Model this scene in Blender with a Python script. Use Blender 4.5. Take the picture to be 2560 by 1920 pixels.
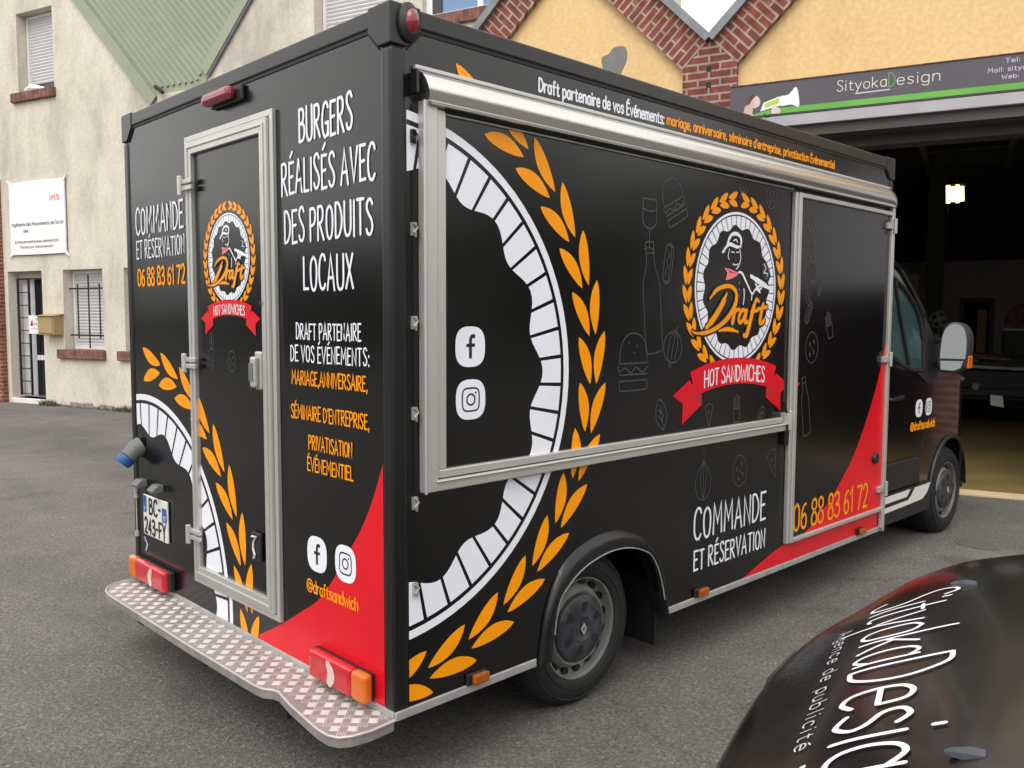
import bpy, bmesh, math, random
from mathutils import Vector, Matrix
from mathutils.geometry import tessellate_polygon
random.seed(7)
for o in list(bpy.data.objects): bpy.data.objects.remove(o)
R = math.radians; PI = math.pi
SC = bpy.context.scene; COL = SC.collection

# ------------------------------------------------------------------ camera
cd = bpy.data.cameras.new('camera'); cam = bpy.data.objects.new('camera', cd); COL.objects.link(cam)
SC.camera = cam
cd.sensor_width = 36.0; cd.lens = 30.543; cd.clip_start = .05; cd.clip_end = 800
cam.matrix_world = Matrix(((.71728537, .04991993, -.69498899, -1.66295), (-.69676923, .05680921, -.7150422, -2.25815),
                           (.00378692, .99713626, .07553109, 1.60667), (0, 0, 0, 1)))
# ------------------------------------------------------------------ overcast sky and soft sun
SUN_EL, SUN_AZ = R(55), R(-115)
w = bpy.data.worlds.new('World'); SC.world = w; w.use_nodes = True
nt = w.node_tree; nt.nodes.clear()
sky = nt.nodes.new('ShaderNodeTexSky'); sky.sky_type = 'NISHITA'; sky.sun_disc = False
sky.sun_elevation = SUN_EL; sky.sun_rotation = SUN_AZ; sky.air_density = 1.0; sky.dust_density = 5.0; sky.ozone_density = 1.0
hs = nt.nodes.new('ShaderNodeHueSaturation'); hs.inputs['Saturation'].default_value = .14; hs.inputs['Value'].default_value = 1.0
tint = nt.nodes.new('ShaderNodeMix'); tint.data_type = 'RGBA'; tint.blend_type = 'MULTIPLY'; tint.inputs[0].default_value = 1
tint.inputs[7].default_value = (1.0, .985, .955, 1)
bg = nt.nodes.new('ShaderNodeBackground'); bg.inputs['Strength'].default_value = .15
wo = nt.nodes.new('ShaderNodeOutputWorld')
# closed cloud cover in front of the clear sky, uneven in brightness
wtc = nt.nodes.new('ShaderNodeTexCoord'); cn = nt.nodes.new('ShaderNodeTexNoise'); cn.inputs['Scale'].default_value = 1.7; cn.inputs['Detail'].default_value = 5
cr_ = nt.nodes.new('ShaderNodeValToRGB'); cr_.color_ramp.elements[0].position = .3; cr_.color_ramp.elements[0].color = (.80, .80, .81, 1); cr_.color_ramp.elements[1].position = .7; cr_.color_ramp.elements[1].color = (1, .995, .985, 1)
cv = nt.nodes.new('ShaderNodeVectorMath'); cv.operation = 'SCALE'; cv.inputs['Scale'].default_value = 6.4
cmx = nt.nodes.new('ShaderNodeMix'); cmx.data_type = 'RGBA'; cmx.inputs[0].default_value = .8
nt.links.new(wtc.outputs['Generated'], cn.inputs['Vector']); nt.links.new(cn.outputs['Fac'], cr_.inputs[0]); nt.links.new(cr_.outputs[0], cv.inputs[0])
nt.links.new(sky.outputs[0], hs.inputs['Color']); nt.links.new(hs.outputs[0], cmx.inputs[6]); nt.links.new(cv.outputs[0], cmx.inputs[7]); nt.links.new(cmx.outputs[2], tint.inputs[6])
nt.links.new(tint.outputs[2], bg.inputs[0]); nt.links.new(bg.outputs[0], wo.inputs[0])
sd = bpy.data.lights.new('sun', 'SUN'); sd.energy = .5; sd.angle = R(40); sd.color = (1, .97, .92)
sun = bpy.data.objects.new('sun', sd); COL.objects.link(sun)
# Nishita: rotation 0 points along +Y, turning clockwise seen from above
sdir = Vector((math.sin(SUN_AZ) * math.cos(SUN_EL), math.cos(SUN_AZ) * math.cos(SUN_EL), math.sin(SUN_EL)))
sun.rotation_euler = (-sdir).to_track_quat('-Z', 'Y').to_euler()
SC.view_settings.view_transform = 'Standard'; SC.view_settings.look = 'None'
SC.view_settings.gamma = 1; SC.view_settings.use_curve_mapping = False
SC.view_settings.exposure = 1.0

# ------------------------------------------------------------------ materials
MATS = {}
def mat(name, base, rough=.5, metal=0., spec=.5, coat=0., bump=None, var=None, emit=None, alpha_t=0.):
    """bump=(scale, strength, dist); var=(scale, dark, light) multiplies the base colour by a noise"""
    m = bpy.data.materials.new(name); m.use_nodes = True; MATS[name] = m
    t = m.node_tree; b = t.nodes['Principled BSDF']
    b.inputs['Base Color'].default_value = (*base, 1); b.inputs['Roughness'].default_value = rough
    b.inputs['Metallic'].default_value = metal; b.inputs['Specular IOR Level'].default_value = spec
    b.inputs['Coat Weight'].default_value = coat; b.inputs['Coat Roughness'].default_value = .09
    if alpha_t: b.inputs['Transmission Weight'].default_value = alpha_t; b.inputs['IOR'].default_value = 1.1
    if emit: b.inputs['Emission Color'].default_value = (*emit[0], 1); b.inputs['Emission Strength'].default_value = emit[1]
    if bump or var: tc = t.nodes.new('ShaderNodeTexCoord')
    if var:
        n = t.nodes.new('ShaderNodeTexNoise'); n.inputs['Scale'].default_value = var[0]; n.inputs['Detail'].default_value = 6
        r = t.nodes.new('ShaderNodeMapRange'); r.inputs[1].default_value = .3; r.inputs[2].default_value = .7
        r.inputs[3].default_value = var[1]; r.inputs[4].default_value = var[2]
        x = t.nodes.new('ShaderNodeMix'); x.data_type = 'RGBA'; x.blend_type = 'MULTIPLY'; x.inputs[0].default_value = 1
        x.inputs[6].default_value = (*base, 1)
        t.links.new(tc.outputs['Object'], n.inputs['Vector']); t.links.new(n.outputs['Fac'], r.inputs[0])
        t.links.new(r.outputs[0], x.inputs[7]); t.links.new(x.outputs[2], b.inputs['Base Color'])
    if bump:
        n = t.nodes.new('ShaderNodeTexNoise'); n.inputs['Scale'].default_value = bump[0]; n.inputs['Detail'].default_value = 3
        p = t.nodes.new('ShaderNodeBump'); p.inputs['Strength'].default_value = bump[1]; p.inputs['Distance'].default_value = bump[2]
        t.links.new(tc.outputs['Object'], n.inputs['Vector']); t.links.new(n.outputs['Fac'], p.inputs['Height'])
        t.links.new(p.outputs[0], b.inputs['Normal'])
    return m
def N(t, typ, **kw):
    n = t.nodes.new(typ)
    for k, v in kw.items():
        if k in n.inputs: n.inputs[k].default_value = v
        else: setattr(n, k, v)
    return n
mat('vinyl_black', (.0032, .0033, .0035), .19, spec=.55, bump=(2.2, .035, .02), var=(3, .8, 1.3))
mat('trim_black', (.007, .007, .0075), .33, bump=(60, .03, .002))
mat('white_vinyl', (.84, .86, .94), .3, var=(6, .96, 1.03))
mat('orange_vinyl', (.97, .335, .001), .3, spec=.3, var=(5, .94, 1.04))
mat('red_vinyl', (.72, .006, .018), .28, spec=.4, var=(4, .92, 1.05))
mat('dark_red_vinyl', (.47, .02, .03), .36)
mat('pink_vinyl', (.85, .22, .26), .4)
mat('grey_line', (.05, .051, .053), .5)
mat('brown_line', (.09, .03, .002), .4)
mat('blue_line', (.10, .17, .34), .4)
mat('gap_black', (.003, .003, .003), .6)
mat('alu', (.60, .595, .57), .42, metal=.6, var=(3, .94, 1.03), bump=(40, .02, .001))
mat('awning_alu', (.66, .655, .63), .27, metal=.95, var=(2, .96, 1.02))
mat('alu_dull', (.50, .50, .475), .5, metal=.5, var=(14, .8, 1.08), bump=(50, .06, .003))
mat('chrome', (.7, .7, .7), .18, metal=1)
mat('steel_rim', (.25, .245, .225), .5, metal=.2, var=(14, .7, 1.1))
mat('hub_grey', (.034, .038, .046), .42, var=(25, .6, 1.6))
mat('rubber', (.009, .009, .0095), .75, bump=(70, .15, .004), var=(10, .8, 1.5))
mat('plastic_black', (.014, .0145, .016), .5, bump=(180, .08, .002))
mat('plastic_grey', (.14, .145, .145), .5)
mat('plastic_blue', (.02, .10, .30), .4)
mat('lamp_red', (.55, .012, .02), .16, coat=.5, bump=(45, .1, .004))
mat('lamp_dark_red', (.24, .02, .03), .2, coat=.4)
mat('lamp_amber', (.66, .14, .008), .18, coat=.5)
mat('lamp_orange_dull', (.36, .085, .01), .3, var=(40, .7, 1.2))
mat('lamp_white', (.66, .52, .49), .2, coat=.3)
mat('car_paint', (.004, .004, .0045), .16, coat=.55, spec=.5, var=(8, .8, 1.3))
mat('bonnet_paint', (.012, .011, .010), .22, spec=.5, coat=.22, var=(5, .6, 1.6), bump=(7, .03, .01))
mat('glass_dark', (.22, .40, .42), .02, spec=.6, alpha_t=.85)
mat('mirror_glass', (.17, .18, .18), .03, metal=1)
mat('seat_teal', (.03, .09, .10), .8)
mat('plate_white', (.72, .72, .68), .35)
mat('plate_blue', (.03, .11, .38), .35)
mat('ink', (.012, .012, .014), .4)
mat('wood', (.36, .20, .08), .6, var=(9, .7, 1.2))
mat('cardboard', (.30, .22, .12), .75)
mat('letterbox_tan', (.40, .29, .14), .5, var=(5, .92, 1.05))
mat('paint_white', (.78, .77, .74), .5, var=(6, .94, 1.03))
mat('shutter_grey', (.60, .595, .62), .5, var=(3, .95, 1.03))
mat('sign_white', (.86, .86, .88), .4)
mat('reveal', (.56, .51, .41), .85, var=(5, .9, 1.05), bump=(60, .2, .01))
mat('sign_grey', (.085, .077, .092), .45, var=(3, .93, 1.05))
mat('sign_green', (.125, .40, .055), .45, var=(1.6, .85, 1.15))
mat('sign_lilac', (.60, .48, .68), .45)
mat('skin_print', (.62, .42, .36), .5)
mat('lime_print', (.48, .60, .08), .5)
mat('box_grey', (.42, .40, .43), .5, var=(3, .92, 1.05))
mat('zinc', (.22, .235, .25), .5, metal=.3, var=(5, .8, 1.1))
mat('green_sheet', (.30, .335, .245), .55, var=(1.6, .9, 1.06))
mat('steel_dark', (.02, .02, .02), .5, metal=.3)
mat('door_dark', (.018, .022, .028), .12, spec=.6)
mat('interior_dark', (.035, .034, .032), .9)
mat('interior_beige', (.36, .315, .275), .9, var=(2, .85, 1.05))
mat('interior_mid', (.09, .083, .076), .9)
mat('kerb_pale', (.60, .46, .28), .85, var=(8, .85, 1.1))
mat('tube_light', (1, .95, .75), .4, emit=((1, .92, .26), 1.8))
mat('window_sky', (.16, .26, .45), .06, spec=.6)
mat('weed', (.10, .11, .045), .8, var=(30, .6, 1.4))
mat('tread', (.44, .41, .40), .55, metal=.65, var=(10, .75, 1.1))
mat('tread_bar', (.52, .48, .465), .5, metal=.4, var=(20, .85, 1.08))
mat('concrete', (.27, .25, .22), .9, var=(7, .7, 1.2), bump=(60, .3, .01))
mat('tar', (.115, .108, .10), .85, bump=(150, .4, .004))
mat('arch_plastic', (.009, .009, .0095), .3, spec=.5)
mat('foliage', (.045, .06, .03), .8, var=(.8, .5, 1.5))
mat('repair_grey', (.20, .20, .19), .85, var=(10, .9, 1.08))

def asphalt():
    m = bpy.data.materials.new('asphalt'); m.use_nodes = True; MATS['asphalt'] = m
    t = m.node_tree; b = t.nodes['Principled BSDF']; L = t.links.new
    tc = N(t, 'ShaderNodeTexCoord')
    n1 = N(t, 'ShaderNodeTexNoise', Scale=.35, Detail=5.0); n2 = N(t, 'ShaderNodeTexNoise', Scale=55.0, Detail=3.0, Roughness=.7)
    v = N(t, 'ShaderNodeTexVoronoi', Scale=120.0); n3 = N(t, 'ShaderNodeTexNoise', Scale=2.2, Detail=5.0)
    for n in (n1, n2, v, n3): L(tc.outputs['Object'], n.inputs['Vector'])
    r1 = N(t, 'ShaderNodeValToRGB'); e = r1.color_ramp.elements
    e[0].position = .3; e[0].color = (.112, .106, .099, 1); e[1].position = .7; e[1].color = (.178, .168, .154, 1)
    L(n1.outputs['Fac'], r1.inputs[0])
    r2 = N(t, 'ShaderNodeMapRange'); 
    for i, q in zip((1, 2, 3, 4), (.3, .72, .55, 1.45)): r2.inputs[i].default_value = q
    L(n2.outputs['Fac'], r2.inputs[0])
    r3 = N(t, 'ShaderNodeValToRGB'); e = r3.color_ramp.elements
    e[0].position = .0; e[0].color = (.55, .55, .55, 1); e[1].position = 1; e[1].color = (1.9, 1.85, 1.75, 1)
    k = r3.color_ramp.elements.new(.72); k.color = (1, 1, 1, 1); k = r3.color_ramp.elements.new(.25); k.color = (.8, .8, .8, 1)
    L(v.outputs['Color'], r3.inputs[0])
    r4 = N(t, 'ShaderNodeMapRange')
    for i, q in zip((1, 2, 3, 4), (.3, .7, .86, 1.1)): r4.inputs[i].default_value = q
    L(n3.outputs['Fac'], r4.inputs[0])
    # hairline cracks, oil spots and broad worn lanes
    wn = N(t, 'ShaderNodeTexNoise', Scale=1.1, Detail=4.0); L(tc.outputs['Object'], wn.inputs['Vector'])
    wm = N(t, 'ShaderNodeMix', data_type='RGBA', blend_type='ADD'); wm.inputs[0].default_value = .55; L(tc.outputs['Object'], wm.inputs[6]); L(wn.outputs['Color'], wm.inputs[7])
    vc = N(t, 'ShaderNodeTexVoronoi', Scale=.42, feature='DISTANCE_TO_EDGE'); L(wm.outputs[2], vc.inputs['Vector'])
    rc = N(t, 'ShaderNodeMapRange')
    for i, q in zip((1, 2, 3, 4), (0.0, .005, .80, 1.0)): rc.inputs[i].default_value = q
    L(vc.outputs['Distance'], rc.inputs[0])
    no = N(t, 'ShaderNodeTexNoise', Scale=1.7, Detail=3.0); mo_ = N(t, 'ShaderNodeMapping'); mo_.inputs['Location'].default_value = (7, 3, 1); L(tc.outputs['Object'], mo_.inputs[0]); L(mo_.outputs[0], no.inputs['Vector'])
    ro = N(t, 'ShaderNodeMapRange')
    for i, q in zip((1, 2, 3, 4), (.62, .72, 1.0, .70)): ro.inputs[i].default_value = q
    L(no.outputs['Fac'], ro.inputs[0])
    nl = N(t, 'ShaderNodeTexNoise', Scale=.5, Detail=3.0); ml = N(t, 'ShaderNodeMapping'); ml.inputs['Scale'].default_value = (1.6, .25, 1); ml.inputs['Rotation'].default_value = (0, 0, .35); L(tc.outputs['Object'], ml.inputs[0]); L(ml.outputs[0], nl.inputs['Vector'])
    rl = N(t, 'ShaderNodeMapRange')
    for i, q in zip((1, 2, 3, 4), (.35, .65, .84, 1.12)): rl.inputs[i].default_value = q
    L(nl.outputs['Fac'], rl.inputs[0])
    x = r1.outputs[0]
    for s in (r2.outputs[0], r3.outputs[0], r4.outputs[0], rc.outputs[0], ro.outputs[0], rl.outputs[0]):
        mx = N(t, 'ShaderNodeMix', data_type='RGBA', blend_type='MULTIPLY'); mx.inputs[0].default_value = 1
        L(x, mx.inputs[6]); L(s, mx.inputs[7]); x = mx.outputs[2]
    L(x, b.inputs['Base Color']); b.inputs['Roughness'].default_value = .85
    bp = N(t, 'ShaderNodeBump', Strength=.5, Distance=.006); L(v.outputs['Distance'], bp.inputs['Height'])
    L(bp.outputs[0], b.inputs['Normal'])
asphalt()
def render_wall(name, c1, c2, c3, bumps=.35):
    """rough render with soft vertical weather streaks"""
    m = bpy.data.materials.new(name); m.use_nodes = True; MATS[name] = m
    t = m.node_tree; b = t.nodes['Principled BSDF']; L = t.links.new
    tc = N(t, 'ShaderNodeTexCoord'); mp = N(t, 'ShaderNodeMapping'); mp.inputs['Scale'].default_value = (1, 1, .42)
    L(tc.outputs['Object'], mp.inputs['Vector'])
    n1 = N(t, 'ShaderNodeTexNoise', Scale=1.5, Detail=8.0, Roughness=.62); L(mp.outputs[0], n1.inputs['Vector'])
    r1 = N(t, 'ShaderNodeValToRGB'); e = r1.color_ramp.elements
    e[0].position = .32; e[0].color = (*c3, 1); e[1].position = .62; e[1].color = (*c1, 1)
    k = e.new(.48); k.color = (*c2, 1)
    L(n1.outputs['Fac'], r1.inputs[0])
    n2 = N(t, 'ShaderNodeTexNoise', Scale=22.0, Detail=4.0); L(tc.outputs['Object'], n2.inputs['Vector'])
    r2 = N(t, 'ShaderNodeMapRange')
    for i, q in zip((1, 2, 3, 4), (.3, .7, .9, 1.06)): r2.inputs[i].default_value = q
    L(n2.outputs['Fac'], r2.inputs[0])
    mx = N(t, 'ShaderNodeMix', data_type='RGBA', blend_type='MULTIPLY'); mx.inputs[0].default_value = 1
    L(r1.outputs[0], mx.inputs[6]); L(r2.outputs[0], mx.inputs[7]); L(mx.outputs[2], b.inputs['Base Color'])
    b.inputs['Roughness'].default_value = .92
    bp = N(t, 'ShaderNodeBump', Strength=bumps, Distance=.012); n3 = N(t, 'ShaderNodeTexNoise', Scale=70.0, Detail=3.0)
    L(tc.outputs['Object'], n3.inputs['Vector']); L(n3.outputs['Fac'], bp.inputs['Height']); L(bp.outputs[0], b.inputs['Normal'])
render_wall('cream_render', (.71, .655, .565), (.63, .58, .49), (.46, .425, .37))
render_wall('yellow_render', (.80, .565, .28), (.78, .545, .265), (.70, .48, .225), .12)
def bricks(name, cols, mortar, bw, rh, ms=.011, swap=False):
    m = bpy.data.materials.new(name); m.use_nodes = True; MATS[name] = m
    t = m.node_tree; b = t.nodes['Principled BSDF']; L = t.links.new
    tc = N(t, 'ShaderNodeTexCoord'); sp = N(t, 'ShaderNodeSeparateXYZ'); cb = N(t, 'ShaderNodeCombineXYZ')
    ad = N(t, 'ShaderNodeMath', operation='ADD')
    L(tc.outputs['Object'], sp.inputs[0]); L(sp.outputs['X'], ad.inputs[0]); L(sp.outputs['Y'], ad.inputs[1])
    L(ad.outputs[0], cb.inputs['Y' if swap else 'X']); L(sp.outputs['Z'], cb.inputs['X' if swap else 'Y'])
    br = N(t, 'ShaderNodeTexBrick', Scale=1.0); br.offset = .5
    br.inputs['Brick Width'].default_value = bw; br.inputs['Row Height'].default_value = rh
    br.inputs['Mortar Size'].default_value = ms; br.inputs['Mortar Smooth'].default_value = .15
    br.inputs['Color1'].default_value = (*cols[0], 1); br.inputs['Color2'].default_value = (*cols[1], 1)
    br.inputs['Mortar'].default_value = (*mortar, 1); br.inputs['Bias'].default_value = -.1
    L(cb.outputs[0], br.inputs['Vector'])
    n = N(t, 'ShaderNodeTexNoise', Scale=9.0, Detail=6.0); L(tc.outputs['Object'], n.inputs['Vector'])
    r = N(t, 'ShaderNodeMapRange')
    for i, q in zip((1, 2, 3, 4), (.3, .7, .62, 1.3)): r.inputs[i].default_value = q
    L(n.outputs['Fac'], r.inputs[0])
    mx = N(t, 'ShaderNodeMix', data_type='RGBA', blend_type='MULTIPLY'); mx.inputs[0].default_value = 1
    L(br.outputs['Color'], mx.inputs[6]); L(r.outputs[0], mx.inputs[7])
    # pale bloom in patches
    n2 = N(t, 'ShaderNodeTexNoise', Scale=5.0, Detail=5.0); L(tc.outputs['Object'], n2.inputs['Vector'])
    r2 = N(t, 'ShaderNodeMapRange')
    for i, q in zip((1, 2, 3, 4), (.58, .75, 0, .5)): r2.inputs[i].default_value = q
    L(n2.outputs['Fac'], r2.inputs[0])
    m2 = N(t, 'ShaderNodeMix', data_type='RGBA'); L(r2.outputs[0], m2.inputs[0]); L(mx.outputs[2], m2.inputs[6])
    m2.inputs[7].default_value = (mortar[0] * .9, mortar[1] * .88, mortar[2] * .86, 1)
    L(m2.outputs[2], b.inputs['Base Color'])
    b.inputs['Roughness'].default_value = .9
    bp = N(t, 'ShaderNodeBump', Strength=.5, Distance=.01); bp.invert = True; L(br.outputs['Fac'], bp.inputs['Height']); L(bp.outputs[0], b.inputs['Normal'])
bricks('brick_red', ((.24, .058, .038), (.15, .045, .036)), (.34, .28, .235), .23, .078)
bricks('brick_verge', ((.26, .062, .04), (.16, .05, .038)), (.36, .30, .25), .26, .078, swap=True)
bricks('brick_sill', ((.20, .085, .066), (.16, .07, .056)), (.22, .13, .10), .12, .3)
bricks('brick_pier', ((.27, .075, .045), (.18, .055, .04)), (.33, .22, .16), .22, .07)
def floor_mat():
    m = bpy.data.materials.new('workshop_floor'); m.use_nodes = True; MATS['workshop_floor'] = m
    t = m.node_tree; b = t.nodes['Principled BSDF']; L = t.links.new
    tc = N(t, 'ShaderNodeTexCoord'); n = N(t, 'ShaderNodeTexNoise', Scale=1.3, Detail=7.0); L(tc.outputs['Object'], n.inputs['Vector'])
    r = N(t, 'ShaderNodeValToRGB'); e = r.color_ramp.elements
    e[0].position = .3; e[0].color = (.16, .115, .04, 1); e[1].position = .7; e[1].color = (.26, .19, .07, 1)
    L(n.outputs['Fac'], r.inputs[0]); L(r.outputs[0], b.inputs['Base Color']); b.inputs['Roughness'].default_value = .55
floor_mat()

# ------------------------------------------------------------------ object helpers
def link(name, me, m, parent=None, smooth=False, bevel=0., seg=2):
    o = bpy.data.objects.new(name, me); COL.objects.link(o)
    if m: me.materials.append(MATS[m])
    if parent: o.parent = parent
    if smooth:
        for p in me.polygons: p.use_smooth = True
    if bevel:
        b = o.modifiers.new('bevel', 'BEVEL'); b.width = bevel; b.segments = seg; b.limit_method = 'ANGLE'; b.angle_limit = R(35)
    return o
def thing(name, label, cat, loc=(0, 0, 0), rz=0., group=None):
    o = bpy.data.objects.new(name, None); COL.objects.link(o); o.location = loc; o.rotation_euler = (0, 0, rz)
    o.empty_display_size = .2
    o['label'] = label; o['category'] = cat
    if group: o['group'] = group
    return o
def tag(o, label, cat, group=None):
    o['label'] = label; o['category'] = cat
    if group: o['group'] = group
    return o
def setting(o, kind='structure'): o['kind'] = kind; return o
class MB:
    def __init__(s): s.v = []; s.f = []
    def add(s, vs, fs):
        n = len(s.v); s.v += [tuple(v) for v in vs]; s.f += [tuple(i + n for i in f) for f in fs]; return s
    def poly(s, *vs): return s.add(vs, [range(len(vs))])
    def box(s, x0, x1, y0, y1, z0, z1):
        return s.add([(x, y, z) for x in (x0, x1) for y in (y0, y1) for z in (z0, z1)],
                     [(0, 1, 3, 2), (4, 6, 7, 5), (0, 4, 5, 1), (2, 3, 7, 6), (0, 2, 6, 4), (1, 5, 7, 3)])
    def prism(s, pts, f0, f1):
        """pts 2D outline; f0/f1 map (u,v) to the two end faces"""
        n = len(pts); a = [f0(*p) for p in pts]; b = [f1(*p) for p in pts]
        s.add(a + b, [tuple(range(n))[::-1], tuple(range(n, 2 * n))] + [(i, (i + 1) % n, n + (i + 1) % n, n + i) for i in range(n)])
        return s
    def rings(s, rings, closed=True, caps=True):
        k = len(rings[0]); n0 = len(s.v); s.v += [tuple(p) for r in rings for p in r]
        for i in range(len(rings) - 1):
            for j in range(k if closed else k - 1):
                a = n0 + i * k + j; b = n0 + i * k + (j + 1) % k
                s.f.append((a, b, b + k, a + k))
        if caps: s.f.append(tuple(n0 + j for j in range(k))[::-1]); s.f.append(tuple(n0 + (len(rings) - 1) * k + j for j in range(k)))
        return s
    def tube(s, pts, r, n=8, caps=True):
        pts = [Vector(p) for p in pts]; rr = []
        for i, p in enumerate(pts):
            d = (pts[min(i + 1, len(pts) - 1)] - pts[max(i - 1, 0)]).normalized()
            a = d.orthogonal().normalized() if i == 0 else (a - d * a.dot(d)).normalized()
            b = d.cross(a); q = r[i] if isinstance(r, (list, tuple)) else r
            rr.append([p + (a * math.cos(2 * PI * j / n) + b * math.sin(2 * PI * j / n)) * q for j in range(n)])
        return s.rings(rr, True, caps)
    def lathe(s, prof, c, n=40, caps=False):
        """prof (radius, y) turned about the Y axis through c=(x,y,z)"""
        return s.rings([[(c[0] + r * math.cos(2 * PI * j / n), c[1] + y, c[2] + r * math.sin(2 * PI * j / n)) for j in range(n)] for r, y in prof], True, caps)
    def mesh(s, name):
        me = bpy.data.meshes.new(name); me.from_pydata(s.v, [], s.f); me.update()
        return me
    def obj(s, name, m, parent=None, smooth=False, bevel=0., seg=2, fix=True):
        me = s.mesh(name)
        if fix:
            bm = bmesh.new(); bm.from_mesh(me); bmesh.ops.recalc_face_normals(bm, faces=bm.faces); bm.to_mesh(me); bm.free()
        return link(name, me, m, parent, smooth, bevel, seg)
def box(name, m, parent, x0, x1, y0, y1, z0, z1, bevel=0.): return MB().box(x0, x1, y0, y1, z0, z1).obj(name, m, parent, bevel=bevel)
def auto_smooth(o, ang=35):
    for p in o.data.polygons: p.use_smooth = True
    try: o.data.set_sharp_from_angle(angle=R(ang))
    except Exception: pass
    return o

# ------------------------------------------------------------------ flat vinyl graphics on a plane
def clip_poly(pts, r):
    for ax, lim, sg in ((0, r[0], 1), (0, r[2], -1), (1, r[1], 1), (1, r[3], -1)):
        out = []
        for i, p in enumerate(pts):
            q = pts[i - 1]; a = (p[ax] - lim) * sg; b = (q[ax] - lim) * sg
            if (a >= 0) != (b >= 0):
                t = b / (b - a); out.append((q[0] + (p[0] - q[0]) * t, q[1] + (p[1] - q[1]) * t))
            if a >= 0: out.append(p)
        pts = out
        if len(pts) < 3: return []
    return pts
class Vinyl:
    """flat cut vinyl: polygons on a plane P(u,v,off), clipped to the panels it is stuck on"""
    def __init__(s, P, panels, off=.0012): s.P = P; s.panels = panels; s.off = off; s.mb = MB(); s.lay = 0; s.nr = 0
    def poly(s, pts, lift=0.):
        for (r, o) in s.panels:
            c = clip_poly([tuple(p) for p in pts], r)
            if len(c) >= 3: s.mb.poly(*[s.P(u, v, o + s.off + lift) for u, v in c])
        return s
    def ribbon(s, pts, w, lift=0., closed=False, cap=True):
        s.nr = (s.nr + 1) % 12; lift += s.nr * .00005; p = [pts[0]]
        for q in pts[1:]:
            if math.hypot(q[0] - p[-1][0], q[1] - p[-1][1]) > 1e-6: p.append(q)
        if closed and math.hypot(p[0][0] - p[-1][0], p[0][1] - p[-1][1]) < 1e-6: p.pop()
        n = len(p)
        if n < 2: return s
        W = w if isinstance(w, (list, tuple)) else [w] * n
        if len(W) != n: W = [W[min(int(i * (len(W) - 1) / (n - 1) + .5), len(W) - 1)] for i in range(n)]
        L = []; Rr = []
        for i in range(n):
            a = p[i - 1] if (i > 0 or closed) else None; b = p[(i + 1) % n] if (i < n - 1 or closed) else None
            d1 = d2 = None
            if a: l = math.hypot(p[i][0] - a[0], p[i][1] - a[1]); d1 = ((p[i][0] - a[0]) / l, (p[i][1] - a[1]) / l)
            if b: l = math.hypot(b[0] - p[i][0], b[1] - p[i][1]); d2 = ((b[0] - p[i][0]) / l, (b[1] - p[i][1]) / l)
            d1 = d1 or d2; d2 = d2 or d1
            nx, ny = -(d1[1] + d2[1]), d1[0] + d2[0]; l = math.hypot(nx, ny)
            if l < .35: nx, ny, k = -d1[1], d1[0], 1
            else:
                nx /= l; ny /= l; k = 1 / max(.45, nx * -d1[1] + ny * d1[0])
            h = W[i] / 2 * k
            L.append((p[i][0] + nx * h, p[i][1] + ny * h)); Rr.append((p[i][0] - nx * h, p[i][1] - ny * h))
        for i in range(n - (0 if closed else 1)):
            j = (i + 1) % n; s.poly([L[i], L[j], Rr[j], Rr[i]], lift + (i % 4) * .00001)
        if cap and not closed:
            for e, o in ((0, 1), (n - 1, n - 2)):
                l = math.hypot(p[e][0] - p[o][0], p[e][1] - p[o][1]); d = ((p[e][0] - p[o][0]) / l, (p[e][1] - p[o][1]) / l); h = W[e] / 2
                a, b = (L[e], Rr[e])
                s.poly([a, (a[0] * .75 + b[0] * .25 + d[0] * h * .8, a[1] * .75 + b[1] * .25 + d[1] * h * .8),
                        (a[0] * .25 + b[0] * .75 + d[0] * h * .8, a[1] * .25 + b[1] * .75 + d[1] * h * .8), b], lift)
        return s
    def done(s, name, m, parent):
        if not s.mb.f: return None
        return s.mb.obj(name, m, parent, fix=False)
def smooth(pts, closed=False, k=6):
    n = len(pts); out = []
    for i in range(n if closed else n - 1):
        p0 = pts[i - 1] if (i > 0 or closed) else pts[0]; p1 = pts[i]; p2 = pts[(i + 1) % n]
        p3 = pts[(i + 2) % n] if (i + 2 < n or closed) else pts[-1]
        for j in range(k):
            t = j / k
            out.append(tuple(.5 * (2 * p1[a] + (p2[a] - p0[a]) * t + (2 * p0[a] - 5 * p1[a] + 4 * p2[a] - p3[a]) * t * t +
                                   (3 * p1[a] - p0[a] - 3 * p2[a] + p3[a]) * t ** 3) for a in (0, 1)))
    if not closed: out.append(pts[-1])
    return out
def circ(cx, cy, rx, ry=None, n=40, a0=0, a1=360):
    ry = ry or rx
    return [(cx + rx * math.cos(R(a0 + (a1 - a0) * i / n)), cy + ry * math.sin(R(a0 + (a1 - a0) * i / n))) for i in range(n if a1 - a0 == 360 else n + 1)]
GL = {}
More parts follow.
